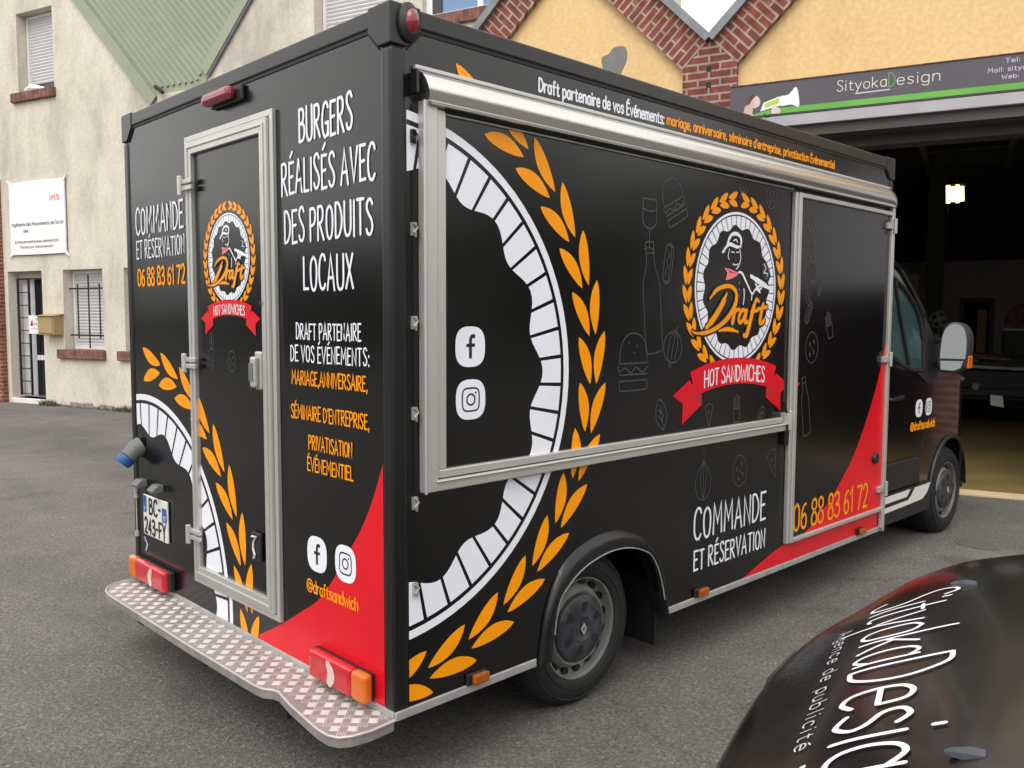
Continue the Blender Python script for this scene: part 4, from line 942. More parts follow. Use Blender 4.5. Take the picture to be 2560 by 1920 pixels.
# ================================================================== CREAM BUILDING (left)
NC = 7.7
cream = thing('cream_building', 'stained cream rendered building with shuttered window and green sheet metal roof valley', 'building', (0, 0, 0), BR)
HO = [(-14.19, -13.2, .1, 2.43), (-12.61, -11.56, 1.0, 2.43), (-11.02, -9.9, 1.0, 2.43), (-13.66, -12.66, 5.56, 6.98), (-6.84, -5.55, 5.45, 7.2), (-4.99, -3.9, 5.58, 7.2)]
mb = MB(); wall_holes(mb, -14.3, -3.3, 0, 8.6, NC, HO, .26)
mb.poly((-3.3, NC, 0), (-3.3, NC + 6, 0), (-3.3, NC + 6, 8.6), (-3.3, NC, 8.6)); mb.poly((-14.3, NC, 0), (-14.3, NC + 6, 0), (-14.3, NC + 6, 8.6), (-14.3, NC, 8.6))
mb.poly((-14.3, NC, 8.6), (-3.3, NC, 8.6), (-3.3, NC + 6, 8.6), (-14.3, NC + 6, 8.6))
mb.obj('wall', 'cream_render', cream)
# base course, rough and darker with dirt
mb = MB()
for i in range(46):
    a = -14.2 + i * .19
    if -14.25 < a < -13.2: continue
    h = random.uniform(.03, .10); mb.box(a, a + .19, NC - random.uniform(.012, .03), NC + .01, 0, h)
mb.obj('plinth', 'concrete', cream, bevel=.01)
box('door_step', 'paint_white', cream, -14.16, -13.2, NC - .03, NC + .25, .0, .1, .01)
# door: white side panel with dark grille, glazed dark door leaf
dr = box('door', 'door_dark', cream, -13.72, -13.22, NC + .205, NC + .24, .14, 2.30)
box('mid_rail', 'paint_white', dr, -13.70, -13.23, NC + .19, NC + .204, .80, .89)
box('door_frame', 'reveal', dr, -14.17, -13.2, NC + .2, NC + .255, 2.31, 2.42)
box('side_panel', 'shutter_grey', dr, -14.1, -13.735, NC + .21, NC + .25, .12, 2.3)
mb = MB()
for s in (-14.08, -13.76): mb.box(s - .016, s + .016, NC + .1, NC + .13, .14, 2.3)
for i in range(10): mb.box(-14.08, -13.76, NC + .105, NC + .12, .16 + i * .235, .178 + i * .235)
mb.box(-14.08, -13.24, NC + .1, NC + .13, 2.28, 2.31); mb.obj('door_grille', 'steel_dark', dr)
mb = MB()
for i in range(6): mb.box(-13.70 + i * .085, -13.69 + i * .085, NC + .19, NC + .2, .16, 2.28)
mb.obj('bar', 'steel_dark', dr)
def shutter_window(s0, s1, z0, z1, sill=True, slats=True, drop=0.):
    w_ = MB(); n = NC + .2
    w_.box(s0, s0 + .05, n - .02, n + .05, z0, z1); w_.box(s1 - .05, s1, n - .02, n + .05, z0, z1); w_.box(s0 + .05, s1 - .05, n - .02, n + .05, z1 - .05, z1); w_.box(s0 + .05, s1 - .05, n - .03, n + .05, z0, z0 + .06)
    w_ = w_.obj('window', 'paint_white', cream)
    m2 = MB(); k = int((z1 - z0 - drop) / .055)
    for i in range(k):
        z = z0 + .06 + drop + i * .055
        m2.prism([(n + .012, z), (n + .002, z + .027), (n + .012, z + .05), (n + .03, z + .05), (n + .03, z)], lambda u, v: (s0 + .05, u, v), lambda u, v: (s1 - .05, u, v))
    m2.obj('roller_shutter', 'shutter_grey', w_)
    if drop: box('pane', 'door_dark', w_, s0 + .05, s1 - .05, n + .035, n + .045, z0 + .06, z0 + .06 + drop)
    if sill: box('window_sill', 'brick_sill', w_, s0 - .16, s1 + .05, NC - .07, NC + .17, z0 - .17, z0 - .006, .012)
    return w_
w1 = shutter_window(-12.6, -11.57, 1.03, 2.42); w2 = shutter_window(-11.01, -9.91, 1.03, 2.42); w3 = shutter_window(-13.65, -12.67, 5.6, 6.97, drop=.12)
w4 = shutter_window(-6.83, -5.56, 5.48, 7.19)
for w_, s0, s1 in ((w1, -12.5, -11.57), (w2, -10.9, -9.95)):
    mb = MB()
    for i in range(3): mb.tube([(s0 + .14 + .29 * i, NC + .1, 1.05 + (.17 if i != 1 else 0)), (s0 + .14 + .29 * i, NC + .1, 2.18 + (.16 if i == 1 else 0))], .013, 6)
    for z in (1.28, 2.1): mb.box(s0 - .08, s1, NC + .088, NC + .1, z - .014, z + .014)
    mb.obj('window_grille', 'steel_dark', w_)
# clothes-like bundle on upper sill: rolled pale sheet
mb = MB(); mb.tube([(-13.5, NC + .05, 5.64), (-13.3, NC + .02, 5.66), (-12.98, NC + .04, 5.615)], [.05, .07, .03], 10); mb.obj('rolled_blind', 'paint_white', w3)
# white framed window beside brick gable
w5 = MB(); n = NC + .1
w5.box(-4.99, -4.9, n, n + .06, 5.59, 7.2); w5.box(-4.9, -3.9, n, n + .06, 5.59, 5.65); w5.box(-4.2, -4.12, n, n + .06, 5.65, 7.2); w5 = w5.obj('window', 'sign_white', cream)
box('pane', 'window_sky', w5, -4.9, -3.9, n + .03, n + .04, 5.65, 7.2); box('reveal', 'door_dark', w5, -4.9, -4.76, n + .005, n + .025, 5.65, 7.2)
box('window_sill', 'brick_sill', w5, -5.02, -3.9, NC - .06, NC + .095, 5.43, 5.586, .01)
# green profiled sheet filling the roof valley
A_, B_, C_, D_ = Vector((-14.1, 9.14)), Vector((-10.2, 5.0)), Vector((-9.0, 5.28)), Vector((-6.6, 7.75))
gv = MB(); gv.prism([tuple(A_), tuple(B_), (-9.05, 5.15), (-8.93, 5.33), (-6.75, 7.7), (-7, 9)], lambda u, v: (u, NC - .02, v), lambda u, v: (u, NC + .02, v))
gv = gv.obj('roof_sheeting', 'green_sheet', cream)
d = (B_ - A_).normalized(); nr = Vector((-d.y, d.x))
mb_r = MB(); r0 = Vector((-8.93, 5.33)); rd = (Vector((-6.75, 7.7)) - r0).normalized()
for i in range(1, 27):
    o = A_ + nr * (.17 + .098 * i)
    # intersect rib line (o + d t) with right edge
    det = d.x * -rd.y + rd.x * d.y; t = ((r0.x - o.x) * -rd.y + rd.x * (r0.y - o.y)) / det
    tb = (5.17 - o.y) / d.y if o.x + d.x * (5.17 - o.y) / d.y < -9.1 else t
    t1 = min(t, tb) - .13
    if t1 < .3: continue
    a, b = o, o + d * t1; h = nr * .03
    mb_r.add([(a.x - h.x, NC - .021, a.y - h.y), (a.x - h.x * .5, NC - .05, a.y - h.y * .5), (a.x + h.x * .5, NC - .05, a.y + h.y * .5), (a.x + h.x, NC - .021, a.y + h.y),
              (b.x - h.x, NC - .021, b.y - h.y), (b.x - h.x * .5, NC - .05, b.y - h.y * .5), (b.x + h.x * .5, NC - .05, b.y + h.y * .5), (b.x + h.x, NC - .021, b.y + h.y)],
             [(0, 1, 5, 4), (1, 2, 6, 5), (2, 3, 7, 6), (4, 5, 6, 7)])
mb_r.obj('sheet_rib', 'green_sheet', gv)
mb = MB(); h = nr * .19
mb.prism([tuple(A_), tuple(B_), tuple(B_ + h), tuple(A_ + h)], lambda u, v: (u, NC - .065, v), lambda u, v: (u, NC - .022, v))
rn = Vector((-rd.y, rd.x)); e0, e1 = r0, r0 + rd * 3.2
mb.prism([tuple(e0), tuple(e1), tuple(e1 + rn * .17), tuple(e0 + rn * .17)], lambda u, v: (u, NC - .065, v), lambda u, v: (u, NC - .022, v)); mb.obj('edge_flashing', 'green_sheet', gv)
mb = MB(); mb.prism([tuple(e0 - rn * .03), tuple(e1 - rn * .03), tuple(e1), tuple(e0)], lambda u, v: (u, NC - .05, v), lambda u, v: (u, NC + .0, v)); mb.obj('edge_seam', 'zinc', gv)
mb = MB(); mb.tube([(-10.02, NC - .1, 5.27), (-9.83, NC - .12, 5.15)], .03, 8); mb.obj('drip_spout', 'gap_black', gv)
mb = MB(); mb.box(-10.05, -8.75, NC - .05, NC + .02, 4.98, 5.16); mb.obj('valley_pad', 'reveal', cream, bevel=.02)
pier = box('brick_pier', 'brick_pier', None, -17.5, -14.305, NC - .12, NC + 3, 0, 4.13, .01); pier.rotation_euler = (0, 0, BR)
tag(pier, 'red brick pier at far left beside barred door', 'brick pier')
PF = lambda N_: (lambda u, v, o: (u, N_ - o, v))
board = thing('wall_sign', 'large white company board with grey lettering, fixed above the barred door', 'sign', (0, 0, 0), BR)
MB().prism([(u, v) for u, v in smooth([(-13.95, 4.02), (-12.48, 4.02), (-12.44, 3.98), (-12.44, 2.76), (-12.48, 2.72), (-13.95, 2.72), (-13.99, 2.76), (-13.99, 3.98)], True, 2)], lambda u, v: (u, NC - .045, v), lambda u, v: (u, NC - .015, v)).obj('panel', 'sign_white', board, bevel=.004)
mb = MB(); mb.box(-14.0, -12.43, NC - .014, NC - .002, 2.71, 4.03); mb.obj('backing_frame', 'plastic_grey', board)
V = Multi(PF(NC - .045), [((-13.98, 2.7, -12.45, 4.0), 0)]); V.use('plastic_grey')
text(V, 'Ing\u00e9nierie des Mouvements de Sol et', -13.93, 3.235, -12.48, 3.295, .013); text(V, 'des', -13.6, 3.12, -13.47, 3.17, .014)
text(V, 'Entr\u00e9e personnel bureaux administratifs', -13.86, 2.93, -12.62, 2.975, .010); text(V, 'Parking sur stationnement', -13.70, 2.835, -12.78, 2.88, .010); V.use('pink_vinyl'); text(V, 'IMS', -12.83, 3.655, -12.57, 3.735, .026); V.done('board_lettering', board)
notice = thing('notice_sign', 'small white notice with red triangle mark hung across the dark door', 'sign', (0, 0, 0), BR)
mb = MB(); mb.box(-13.57, -13.11, NC - .035, NC - .015, 1.29, 1.625); mb.obj('panel', 'sign_white', notice, bevel=.003)
mb = MB(); mb.box(-13.18, -13.12, NC - .015, NC + .0, 1.3, 1.6); mb.obj('bracket', 'plastic_grey', notice)
V = Multi(PF(NC - .035), [((-13.57, 1.29, -13.11, 1.625), 0)]); V.use('red_vinyl'); V.poly([(-13.53, 1.43), (-13.43, 1.44), (-13.47, 1.57)]); V.use('plastic_grey'); text(V, 'IMS', -13.36, 1.535, -13.18, 1.575, .014); text(V, 'RN', -13.4, 1.45, -13.2, 1.48, .009); V.use('pink_vinyl'); V.ribbon([(-13.5, 1.385), (-13.2, 1.38)], .012); V.done('notice_lettering', notice)
lb = thing('letter_box', 'tan metal letter box on the cream wall left of the barred window', 'letter box', (0, 0, 0), BR)
mb = MB(); mb.box(-13.07, -12.63, NC - .2, NC, 1.28, 1.62); b0 = mb.obj('case', 'letterbox_tan', lb, bevel=.012)
mb = MB(); mb.box(-13.045, -12.655, NC - .212, NC - .2, 1.31, 1.60); mb.obj('front_flap', 'letterbox_tan', lb, bevel=.006)
mb = MB(); mb.prism([(-.24, 1.615), (.0, 1.66), (.0, 1.635), (-.22, 1.605)], lambda u, v: (-13.09, NC + u, v), lambda u, v: (-12.61, NC + u, v)); mb.obj('lid', 'letterbox_tan', lb)
# weeds along the foot of the wall
mb = MB(); rnd = random.Random(3)
for i in range(700):
    s = rnd.choice([rnd.gauss(-13.05, .12), rnd.gauss(-10.95, .22), rnd.uniform(-13.2, -4)]); n = NC - .02 - abs(rnd.gauss(0, .05)); hgt = rnd.uniform(.03, .13); a = rnd.uniform(0, 6.28); wd = .008
    tx, ty = rnd.gauss(0, .05), rnd.gauss(0, .04)
    mb.add([(s - wd * math.cos(a), n - wd * math.sin(a), 0), (s + wd * math.cos(a), n + wd * math.sin(a), 0), (s + tx, n + ty, hgt)], [(0, 1, 2)])
wd_ = mb.obj('weeds', 'weed', None, fix=False); wd_.rotation_euler = (0, 0, BR); setting(wd_, 'stuff'); wd_['label'] = 'dry weeds growing along the foot of the cream wall'; wd_['category'] = 'weeds'
# ================================================================== YELLOW WORKSHOP (right)
NY = 6.7; PER = 3.24; VS = -.83; VZ = 4.46; VAL = {-1: -4.07, 0: -.83, 1: 2.75, 2: 5.99}
shop = thing('yellow_workshop', 'yellow rendered workshop with red brick sawtooth gables and wide dark open doorway', 'workshop', (0, 0, 0), BR)
s_l = VAL[-1]; s_r = VAL[2]
# yellow gable infill
mb = MB()
for k in (-1, 0, 1):
    a = VAL[k]; b = VAL[k + 1]; PER = b - a
    bot = 3.5 if k >= 0 else 0
    mb.poly((a, NY + .07, bot), (b, NY + .07, bot), (b, NY + .07, VZ - .05), ((a + b) / 2, NY + .07, VZ + PER / 2 - .05), (a, NY + .07, VZ - .05))
mb.obj('wall', 'yellow_render', shop)
for k in (-1, 0, 1, 2):
    s = VAL[k]
    pl = MB(); q = [(s - .28, 0), (s + .28, 0), (s + .28, VZ - .21), (s, VZ - .015), (s - .28, VZ - .21)]
    pl.prism(q, lambda u, v: (u, NY, v), lambda u, v: (u, NY + .3, v)); pl = pl.obj('pillar', 'brick_red', shop)
    mb = MB()
    for z in (4.13, 3.97): mb.box(s - .03, s + .02, NY - .006, NY + .02, z, z + .05)
    mb.obj('vent_hole', 'gap_black', pl)
# brick verges: local frame turned to the slope so that the courses follow it
L_ = PER / 2 * math.sqrt(2)
def verge(s0, z0, s1, z1, name, m, o0, o1, n0, n1, ext0=0, ext1=0):
    """bar along the slope; o0..o1 offsets below the outer line"""
    a = Vector((s0, z0)); b = Vector((s1, z1)); d = (b - a).normalized(); nrm = Vector((d.y, -d.x)); nrm = nrm if nrm.y < 0 else -nrm
    ang = math.atan2(d.y, d.x); L = (b - a).length
    mb = MB(); sg = 1 if abs(ang) < PI / 2 else -1
    pts = [(-ext0, -o0 * sg), (L + ext1, -o0 * sg), (L + ext1 - (o1 - o0), -o1 * sg), (-ext0, -o1 * sg)]
    mb.prism(pts, lambda u, v: (u, n0, v), lambda u, v: (u, n1, v))
    o = mb.obj(name, m, shop); o.matrix_basis = Matrix.Translation((s0, 0, z0)) @ Matrix.Rotation(-ang, 4, 'Y'); return o
for k in (-1, 0, 1):
    a = VAL[k]; b = VAL[k + 1]; PER = b - a; m = (a + b) / 2; zt = VZ + PER / 2
    for (x, xx) in ((a, m), (b, m)):
        verge(x, VZ, xx, zt, 'brick_verge', 'brick_verge', .05, .40, NY - .004, NY + .3)
        verge(x, VZ, xx, zt, 'zinc_flashing', 'zinc', -.03, .052, NY - .06, NY + .32)
# roof slopes and inside of the building
mb = MB(); D_in = 17.0
for k in (-1, 0, 1):
    a = VAL[k]; b = VAL[k + 1]; PER = b - a; m = (a + b) / 2; zt = VZ + PER / 2
    mb.poly((a, NY + .3, VZ), (m, NY + .3, zt), (m, D_in, zt), (a, D_in, VZ)); mb.poly((b, NY + .3, VZ), (m, NY + .3, zt), (m, D_in, zt), (b, D_in, VZ))
mb.obj('roof', 'zinc', shop)
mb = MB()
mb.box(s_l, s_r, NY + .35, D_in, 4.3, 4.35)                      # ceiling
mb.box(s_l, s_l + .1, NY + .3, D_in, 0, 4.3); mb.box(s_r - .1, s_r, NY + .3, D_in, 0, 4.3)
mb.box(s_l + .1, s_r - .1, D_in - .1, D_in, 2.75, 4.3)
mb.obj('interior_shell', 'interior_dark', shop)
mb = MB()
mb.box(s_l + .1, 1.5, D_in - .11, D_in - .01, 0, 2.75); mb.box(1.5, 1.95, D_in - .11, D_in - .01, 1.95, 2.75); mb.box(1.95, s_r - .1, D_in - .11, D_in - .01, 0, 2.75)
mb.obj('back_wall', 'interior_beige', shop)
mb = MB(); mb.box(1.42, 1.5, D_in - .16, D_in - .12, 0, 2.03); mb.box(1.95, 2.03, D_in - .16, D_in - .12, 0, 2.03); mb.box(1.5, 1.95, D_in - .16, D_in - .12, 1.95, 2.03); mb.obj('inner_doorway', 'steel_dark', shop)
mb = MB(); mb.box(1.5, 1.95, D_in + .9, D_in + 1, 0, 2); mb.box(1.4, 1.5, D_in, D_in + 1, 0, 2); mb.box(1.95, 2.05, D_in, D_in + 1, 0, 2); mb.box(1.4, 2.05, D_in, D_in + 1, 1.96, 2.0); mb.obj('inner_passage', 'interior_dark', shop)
mb = MB()
for i in range(7): mb.box(s_l + .1, s_r - .1, NY + 1.2 + i * 1.35, NY + 1.32 + i * 1.35, 4.05, 4.3)
for s in (-.2, .9, 2.0, 3.1): mb.box(s, s + .08, NY + .4, D_in - .2, 3.98, 4.05)
mb.obj('ceiling_beam', 'interior_dark', shop)
mb = MB(); mb.box(.93, 1.2, 13.9, 14.1, 0, 4.3); mb.obj('steel_column', 'interior_dark', shop)
mb = MB(); mb.box(s_l + .2, .9, 12.5, 12.6, 0, 2.3); mb.obj('partition', 'interior_mid', shop)
fl = MB(); fl.box(s_l + .1, s_r - .1, NY + .14, D_in - .12, -.2, .012); fl = fl.obj('workshop_floor', 'workshop_floor', None); fl.rotation_euler = (0, 0, BR); setting(fl)
th_ = MB(); th_.box(VS + .28, VAL[1] - .28, NY - .07, NY + .138, -.2, .022); th_.box(VAL[1] + .28, VAL[2] - .28, NY - .07, NY + .138, -.2, .022); th_ = th_.obj('threshold', 'kerb_pale', None, bevel=.008); th_.rotation_euler = (0, 0, BR); setting(th_)
# door head: box of the roller door and dark recess
mb = MB(); mb.box(VS + .285, s_r - .3, NY - .03, NY + .28, 3.50, 3.605); hd = mb.obj('door_lintel', 'box_grey', shop, bevel=.006)
mb = MB(); mb.box(VS + .285, s_r - .3, NY + .02, NY + .27, 3.40, 3.498); mb.obj('lintel_recess', 'interior_mid', shop)
mb = MB(); mb.box(VS + .285, VAL[1] - .29, NY + .29, NY + .55, 3.3, 3.62); mb.box(VS + .29, VS + .36, NY + .1, NY + .3, .03, 3.4); mb.obj('roller_door', 'interior_mid', shop)
mb = MB(); mb.box(VAL[1] + .28, VAL[2] - .28, NY + .18, NY + .22, 1.95, 3.5)
for i in range(13): mb.box(VAL[1] + .29, VAL[2] - .29, NY + .165, NY + .18, 1.97 + i * .115, 2.06 + i * .115)
mb.obj('half_shutter', 'shutter_grey', shop)  # shutter outside the view, added as a pale surface for the truck side to mirror
# bare cement patch on the yellow render
pt = smooth([(-2.04, 4.44), (-1.96, 4.47), (-1.9, 4.53), (-1.79, 4.53), (-1.75, 4.47), (-1.76, 4.36), (-1.81, 4.27), (-1.83, 4.17), (-2.0, 4.17), (-2.02, 4.3)], True, 3)
mb = MB(); mb.prism(pt, lambda u, v: (u, NY + .064, v), lambda u, v: (u, NY + .08, v)); mb.obj('cement_patch', 'repair_grey', shop)
# shop fascia sign
sg = thing('fascia_sign', 'long dark grey fascia sign with pale lettering, green stripe and megaphone print over workshop opening', 'sign', (0, 0, 0), BR)
NS = 6.665
mb = MB(); mb.box(VS + .23, VAL[1] + .2, NS, NS + .09, 3.608, 3.93); mb.obj('panel', 'sign_grey', sg, bevel=.003)
mb = MB(); mb.box(VS + .22, VAL[1] + .21, NS - .008, NS + .09, 3.931, 3.94); mb.obj('top_edge', 'brick_sill', sg)
V = Multi(PF(NS), [((VS + .23, 3.6, VAL[1] + .2, 3.93), 0)])
V.use('sign_green'); V.poly([(-.42, 3.625), (2.4, 3.625), (2.4, 3.68), (-.10, 3.68), (-.28, 3.66)])
V.use('ink'); V.ribbon([(-.42, 3.622), (2.4, 3.622)], .008, cap=False)
V.use('plate_white'); st = 'Sityoka'; text(V, st, .415, 3.775, .855, 3.875, .0075, gap=12); V.use('sign_green'); text(V, 'D', .868, 3.765, .925, 3.895, .007); V.use('plate_white'); text(V, 'esign', .94, 3.775, 1.30, 3.875, .0075, gap=14)
V.use('sign_lilac'); V.ribbon([(.58, 3.738), (.885, 3.742)], .012, cap=False); V.use('plastic_grey'); V.ribbon([(.92, 3.745), (1.07, 3.747)], .006, cap=False); V.ribbon([(1.19, 3.735), (1.235, 3.735)], .006, cap=False)
V.use('sign_lilac'); text(V, 'Tel: 0', 1.815, 3.862, 1.99, 3.898, .006); text(V, 'Mail: sityoka', 1.68, 3.79, 2.05, 3.83, .006); text(V, 'Web:', 1.79, 3.725, 1.92, 3.76, .006)
# printed figure shouting into a megaphone
V.use('plate_white'); V.poly([(-.56, 3.612), (-.36, 3.612), (-.38, 3.66), (-.45, 3.675), (-.54, 3.64)], .0008)
V.use('skin_print'); V.poly([(-.47, 3.65), (-.38, 3.64), (-.37, 3.70), (-.39, 3.75), (-.45, 3.73)], .0012)
V.poly(smooth([(-.40, 3.73), (-.355, 3.70), (-.315, 3.725), (-.30, 3.755), (-.315, 3.80), (-.35, 3.825), (-.395, 3.81)], True, 3), .0016); V.use('brown_line'); V.poly(smooth([(-.41, 3.75), (-.38, 3.79), (-.345, 3.825), (-.38, 3.835), (-.42, 3.80)], True, 3), .002)
V.use('lamp_white'); V.poly([(-.35, 3.70), (-.31, 3.72), (-.31, 3.79), (-.34, 3.82), (-.365, 3.78)], .0022)
V.use('sign_white'); V.poly([(-.30, 3.665), (-.12, 3.70), (-.12, 3.79), (-.27, 3.745)], .001); V.use('lime_print'); V.poly([(-.26, 3.69), (-.12, 3.725), (-.12, 3.775), (-.26, 3.735)], .0014)
V.use('sign_white'); V.poly(smooth([(-.12, 3.70), (0.0, 3.70), (.065, 3.67), (.07, 3.74), (.04, 3.865), (-.03, 3.80), (-.12, 3.785)], True, 3), .0012)
V.use('lamp_white'); V.poly([(-.19, 3.63), (-.11, 3.625), (-.10, 3.66), (-.15, 3.71), (-.19, 3.69)], .0022); V.use('ink'); V.ribbon(smooth([(-.26, 3.64), (-.24, 3.61), (-.2, 3.625)]), .012, .0024)
V.done('sign_graphics', sg)
# inside things
lamp = thing('ceiling_lamp', 'lit cluster of short fluorescent tubes glowing in dark workshop', 'lamp', (0, 0, 0), BR)
for i in range(4):
    mb = MB(); x = 1.275 + i * .06; mb.tube([(x, 12, 3.30 + .02 * (i % 2)), (x - .012, 12.02, 3.53 + .025 * ((i + 1) % 2))], .027, 8); mb.obj('tube', 'tube_light', lamp)
mb = MB(); mb.box(1.23, 1.5, 12.06, 12.1, 3.53, 3.58); mb.obj('lamp_holder', 'steel_dark', lamp); mb = MB(); mb.tube([(1.27, 12.06, 2.6), (1.27, 12.06, 3.3)], .01, 6); mb.tube([(1.38, 12.08, 3.56), (1.38, 12.08, 4.3)], .01, 6); mb.obj('cord', 'plastic_black', lamp)
bd = box('wooden_board', 'wood', None, 1.74, 1.90, D_in - .3, D_in - .24, .0, 1.80, .005); bd.rotation_euler = (0, 0, BR); tag(bd, 'upright plank of orange wood leaning in the inner doorway', 'board')
cb = thing('storage_cabinet', 'brown work cabinet with pale top edge by right side of workshop back wall', 'cabinet', (0, 0, 0), BR)
mb = MB(); mb.box(2.16, 2.9, 15.6, 16.2, .0, 1.42); mb.obj('cabinet_body', 'interior_mid', cb, bevel=.02); mb = MB(); mb.box(2.14, 2.92, 15.58, 16.22, 1.421, 1.46); mb.obj('worktop', 'shutter_grey', cb, bevel=.008)
mb = MB(); mb.prism(smooth([(2.2, 1.46), (2.2, 1.68), (2.3, 1.85), (2.5, 1.9), (2.7, 1.85), (2.7, 1.46)], False, 3), lambda u, v: (u, 15.7, v), lambda u, v: (u, 16.1, v)); mb.obj('machine_hood', 'brick_sill', cb, bevel=.03)

# ================================================================== CARS
CP = [(-3.28, .30), (-3.32, .7), (-3.2, 1.03), (-2.4, 1.08), (-1.5, 1.11), (-.8, 1.115), (-.5, 1.105), (-.35, 1.085), (-.2, 1.05), (-.1, 1.025), (0, .996), (.1, .955), (.18, .918), (.25, .874), (.32, .825), (.38, .78), (.42, .735), (.447, .68), (.468, .58), (.478, .45), (.468, .28)]
CPS = smooth(CP[6:], k=4)
def sm(t): t = max(0, min(1, t)); return t * t * (3 - 2 * t)
CW = .92
def crown(u): a = min(1, abs(u) / CW); return .055 * a ** 3
def czv(v):
    P = CPS
    for a, b in zip(P, P[1:]):
        if a[0] <= v <= b[0]: return a[1] + (b[1] - a[1]) * (v - a[0]) / max(1e-6, b[0] - a[0])
    return P[0][1]
def nose(u, v): return -.10 * min(1, abs(u) / CW) ** 2.5 * sm((v + .05) / .45)
def surf(u, v):
    w_ = v
    for _ in range(4): w_ = v - nose(u, w_)
    return czv(min(w_, .44)) - crown(u)
def make_car(root, paint, full=True):
    prof = CP[:6] + CPS; phi = [-90 + 180 * i / 48 for i in range(49)]
    rows = []
    for (v, z) in prof:
        row = []
        for f in phi:
            s = math.sin(R(f)); u = CW * s; t = max(0, (abs(f) - 68) / 22); zz = z - crown(u); lo = min(zz, .24)
            row.append((u, v + nose(u, v), zz - (zz - lo) * t ** 2.2))
        rows.append(row)
    body = auto_smooth(MB().rings(rows, False, False).obj('car_body', paint, root), 60)
    g0 = [(-.74, -.42), (.74, -.42), (.80, -.9), (.80, -2.9), (.70, -3.15), (-.70, -3.15), (-.80, -2.9), (-.80, -.9)]
    g1 = [(-.56, -1.02), (.56, -1.02), (.64, -1.2), (.64, -2.75), (.56, -2.95), (-.56, -2.95), (-.64, -2.75), (-.64, -1.2)]
    MB().rings([[(x, y, 1.02) for x, y in g0], [(x, y, 1.58) for x, y in g1]], True, False).obj('car_window', 'door_dark', root, bevel=.03)
    mb = MB(); mb.rings([[(x * 1.015, y, 1.575) for x, y in g1], [(x * .97, y * .99 - .01, 1.625) for x, y in g1], [(x * .7, y * .9 - .2, 1.645) for x, y in g1]], True, True)
    for a, b in zip(g0, g1): mb.tube([(a[0], a[1], 1.0), (b[0] * 1.01, b[1], 1.59)], .035, 6)
    auto_smooth(mb.obj('car_roof', paint, root))
    for y in (-.35, -2.55):
        for s in (1, -1):
            ty = MB(); ty.rings([[(s * (.66 + w_), y + r * math.cos(2 * PI * k / 32), .30 + r * math.sin(2 * PI * k / 32)) for k in range(32)] for r, w_ in ((.2, .22), (.28, .225), (.305, .19), (.305, .03), (.2, 0))], True, True)
            auto_smooth(ty.obj('wheel', 'rubber', root))
    for s in (1, -1):
        mb = MB(); x0, x1 = sorted((s * .48, s * .72)); mb.rings([[(x0 + (x1 - x0) * i / 6, .458 - .10 * (abs(x0 + (x1 - x0) * i / 6) / CW) ** 2.5 + dy, z) for i in range(7)] for z, dy in ((.56, .012), (.62, .022), (.68, .004))], False, False); mb.obj('headlight', 'lamp_white', root)
    box('number_plate', 'plate_white', root, -.26, .26, (.48), .493, .38, .49)
    box('grille', 'plastic_black', root, -.4, .4, .468, .486, .50, .58, .01)
    return body
car = thing('parked_car', 'black car with large white lettering on its bonnet, cut off at lower right corner', 'car', (.024, -1.725, 0), math.atan2(.31827, .948))
body = make_car(car, 'bonnet_paint')
PB = lambda x, y, o: (-x, -y, surf(-x, -y) + o)
V = Multi(PB, [((-.84, -.42, .84, .3), 0)], off=.0035); V.use('white_vinyl')
text(V, 'Sityoka', -.492, -.196, -.035, -.014, .0085, gap=7, sub=.01); text(V, 'D', -.016, -.199, .072, -.018, .0095, sub=.01); text(V, 'esign', .104, -.196, .52, -.016, .0105, gap=10, sub=.01)
V.use('shutter_grey'); text(V, 'Agence de publicit\u00e9', -.365, -.258, .275, -.230, .0026, gap=24, space=40, sub=.01)
V.done('bonnet_lettering', car)
for u in (-.415, .487):
    z = surf(u, 0); mb = MB()
    mb.rings([[(u + a * w_, v, z - .003 + h_ * b) for a, b in ((-1, 0), (-.8, .6), (0, 1), (.8, .6), (1, 0))] for v, w_, h_ in ((.03, .004, .004), (.022, .009, .01), (-.003, .0125, .017), (-.022, .0125, .017), (-.027, .008, .009))], False, False)
    mb.poly(*[(u + a * .0125, -.0225, z - .003 + .017 * b) for a, b in ((-1, 0), (-.8, .6), (0, 1), (.8, .6), (1, 0))])
    auto_smooth(mb.obj('washer_jet', 'hub_grey', car))
q = loc(1.95, 12.1, .012)
tr = thing('flat_trailer', 'low dark trailer with grey deck and small white number plate parked inside workshop', 'trailer', tuple(q), BR + R(4))
mb = MB(); mb.prism([(-.85, .96), (.85, .90), (.85, .85), (-.85, .91)], lambda u, v: (u, 0, v), lambda u, v: (u, 3.2, v + .08)); mb.obj('deck', 'zinc', tr, bevel=.01)
mb = MB(); mb.box(-.85, .85, .12, 3.1, .42, .86); mb.box(-.5, .5, .02, .12, .48, .6); mb.obj('chassis', 'gap_black', tr, bevel=.02)
for s in (-.86, .66):
    mb = MB(); mb.rings([[(s + w_, .6 + r * math.cos(2 * PI * k / 28), .30 + r * math.sin(2 * PI * k / 28)) for k in range(28)] for r, w_ in ((.18, .0), (.28, -.005), (.3, .03), (.3, .17), (.18, .2))], True, True); auto_smooth(mb.obj('wheel', 'rubber', tr))
MB().prism([(-.02, .36), (.15, .335), (.13, .5), (-.03, .51)], lambda u, v: (u, -.02, v), lambda u, v: (u, -.005, v)).obj('number_plate', 'plate_white', tr)
mb = MB(); mb.lathe([(.0, -.03), (.05, -.025), (.06, 0)], (-.22, .0, .62), 16); mb.obj('round_lamp', 'plastic_grey', tr)
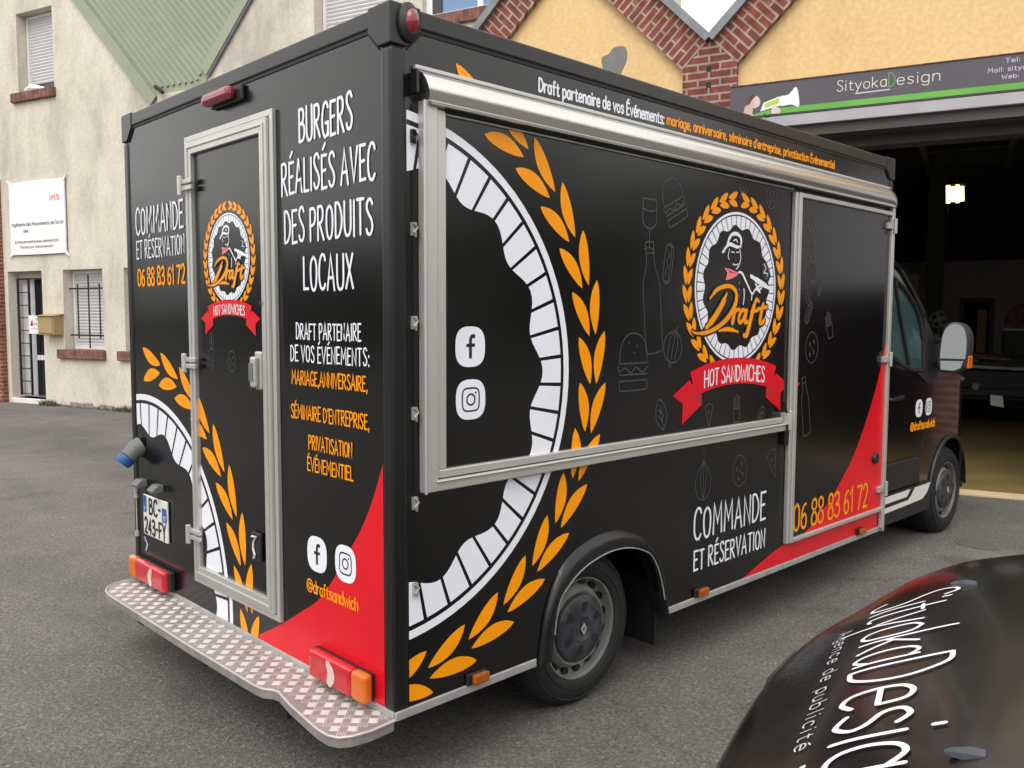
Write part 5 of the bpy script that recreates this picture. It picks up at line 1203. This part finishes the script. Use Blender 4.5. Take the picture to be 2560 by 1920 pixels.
for i, (x, y, l) in enumerate(((-.5, .5, .7), (-.1, .9, .8), (-.35, 1.5, 1.0))):
    b_ = box('timber_plank', 'brick_sill', None, -l / 2, l / 2, -.07, .07, 0, .035, .006); p_ = q + Matrix.Rotation(BR + R(4), 3, 'Z') @ Vector((x, y, .95 + .022 * i)); b_.location = p_ + Vector((0, 0, .025)); b_.rotation_euler = (0, R(2), BR + R(10 * i - 4))
    tag(b_, ('dark red plank on the near left edge of grey trailer deck', 'dark red plank across the middle of grey trailer deck', 'longest dark red plank, furthest back on grey trailer deck')[i], 'plank', 'planks on the trailer')
fan = thing('standing_fan', 'round headed fan on thin pole before the workshop column', 'fan', tuple(loc(1.18, 13.4, .012)), BR)
mb = MB(); mb.tube([(0, 0, 0), (0, 0, 1.45)], .02, 8); mb.tube([(0, 0, 0), (0, 0, .03)], .2, 16); mb.obj('stand', 'plastic_grey', fan)
mb = MB(); mb.tube([(.13 * math.cos(R(a)), -.05, 1.6 + .13 * math.sin(R(a))) for a in range(0, 361, 20)], .014, 6); mb.lathe([(0, -.08), (.05, -.07), (.05, 0)], (0, 0, 1.6), 14); mb.obj('fan_cage', 'plastic_grey', fan)
mb = MB()
for k in range(4):
    a = k * PI / 2 + .3; d = Vector((math.cos(a), 0, math.sin(a))); n = Vector((-d.z, .3, d.x)); mb.poly(*[tuple(Vector((0, -.05, 1.6)) + d * p + n * w_) for p, w_ in ((.04, -.02), (.11, -.035), (.11, .035), (.04, .02))])
mb.obj('fan_blade', 'plastic_grey', fan)
# darker patches in the asphalt
for nm, pts in (('tar_patch', [(5.10, -.06), (5.12, -.22), (4.96, -.36), (4.88, -.26), (4.93, -.08)]), ('tar_patch', [(2.15, 14.95), (2.55, 14.62), (2.62, 14.3), (2.3, 14.4), (1.9, 14.8)])):
    mb = MB(); mb.prism(smooth(pts, True, 4), lambda u, v: (u, v, .0005), lambda u, v: (u, v, .004)); setting(mb.obj(nm, 'tar', None))

# unseen trees added round the yard to close the skyline the truck's gloss mirrors
mb = MB(); rnd = random.Random(11)
for k in range(170):
    a = R(rnd.uniform(95, 345)); rr = rnd.uniform(34, 42); cx, cy = rr * math.cos(a), rr * math.sin(a)
    h = rnd.uniform(4.2, 6.0) if a < R(215) else rnd.uniform(7.5, 10.5); rad = rnd.uniform(1.3, 2.2)
    for q in range(26):
        d = Vector((rnd.gauss(0, 1), rnd.gauss(0, 1), rnd.gauss(0, 1))).normalized(); c = Vector((cx, cy, h * .55)) + Vector((d.x * rad, d.y * rad, d.z * h * .5)); t1 = d.orthogonal().normalized(); t2 = d.cross(t1); z_ = rnd.uniform(.6, 1.1)
        mb.add([c + t1 * z_, c + t2 * z_ * .8 + d * .2, c - t1 * z_, c - t2 * z_ * .8 - d * .15], [(0, 1, 2, 3)])
    mb.tube([(cx, cy, 0), (cx, cy, h * .6)], .14, 6)
tl = mb.obj('treeline', 'foliage', None, fix=False); setting(tl, 'stuff')
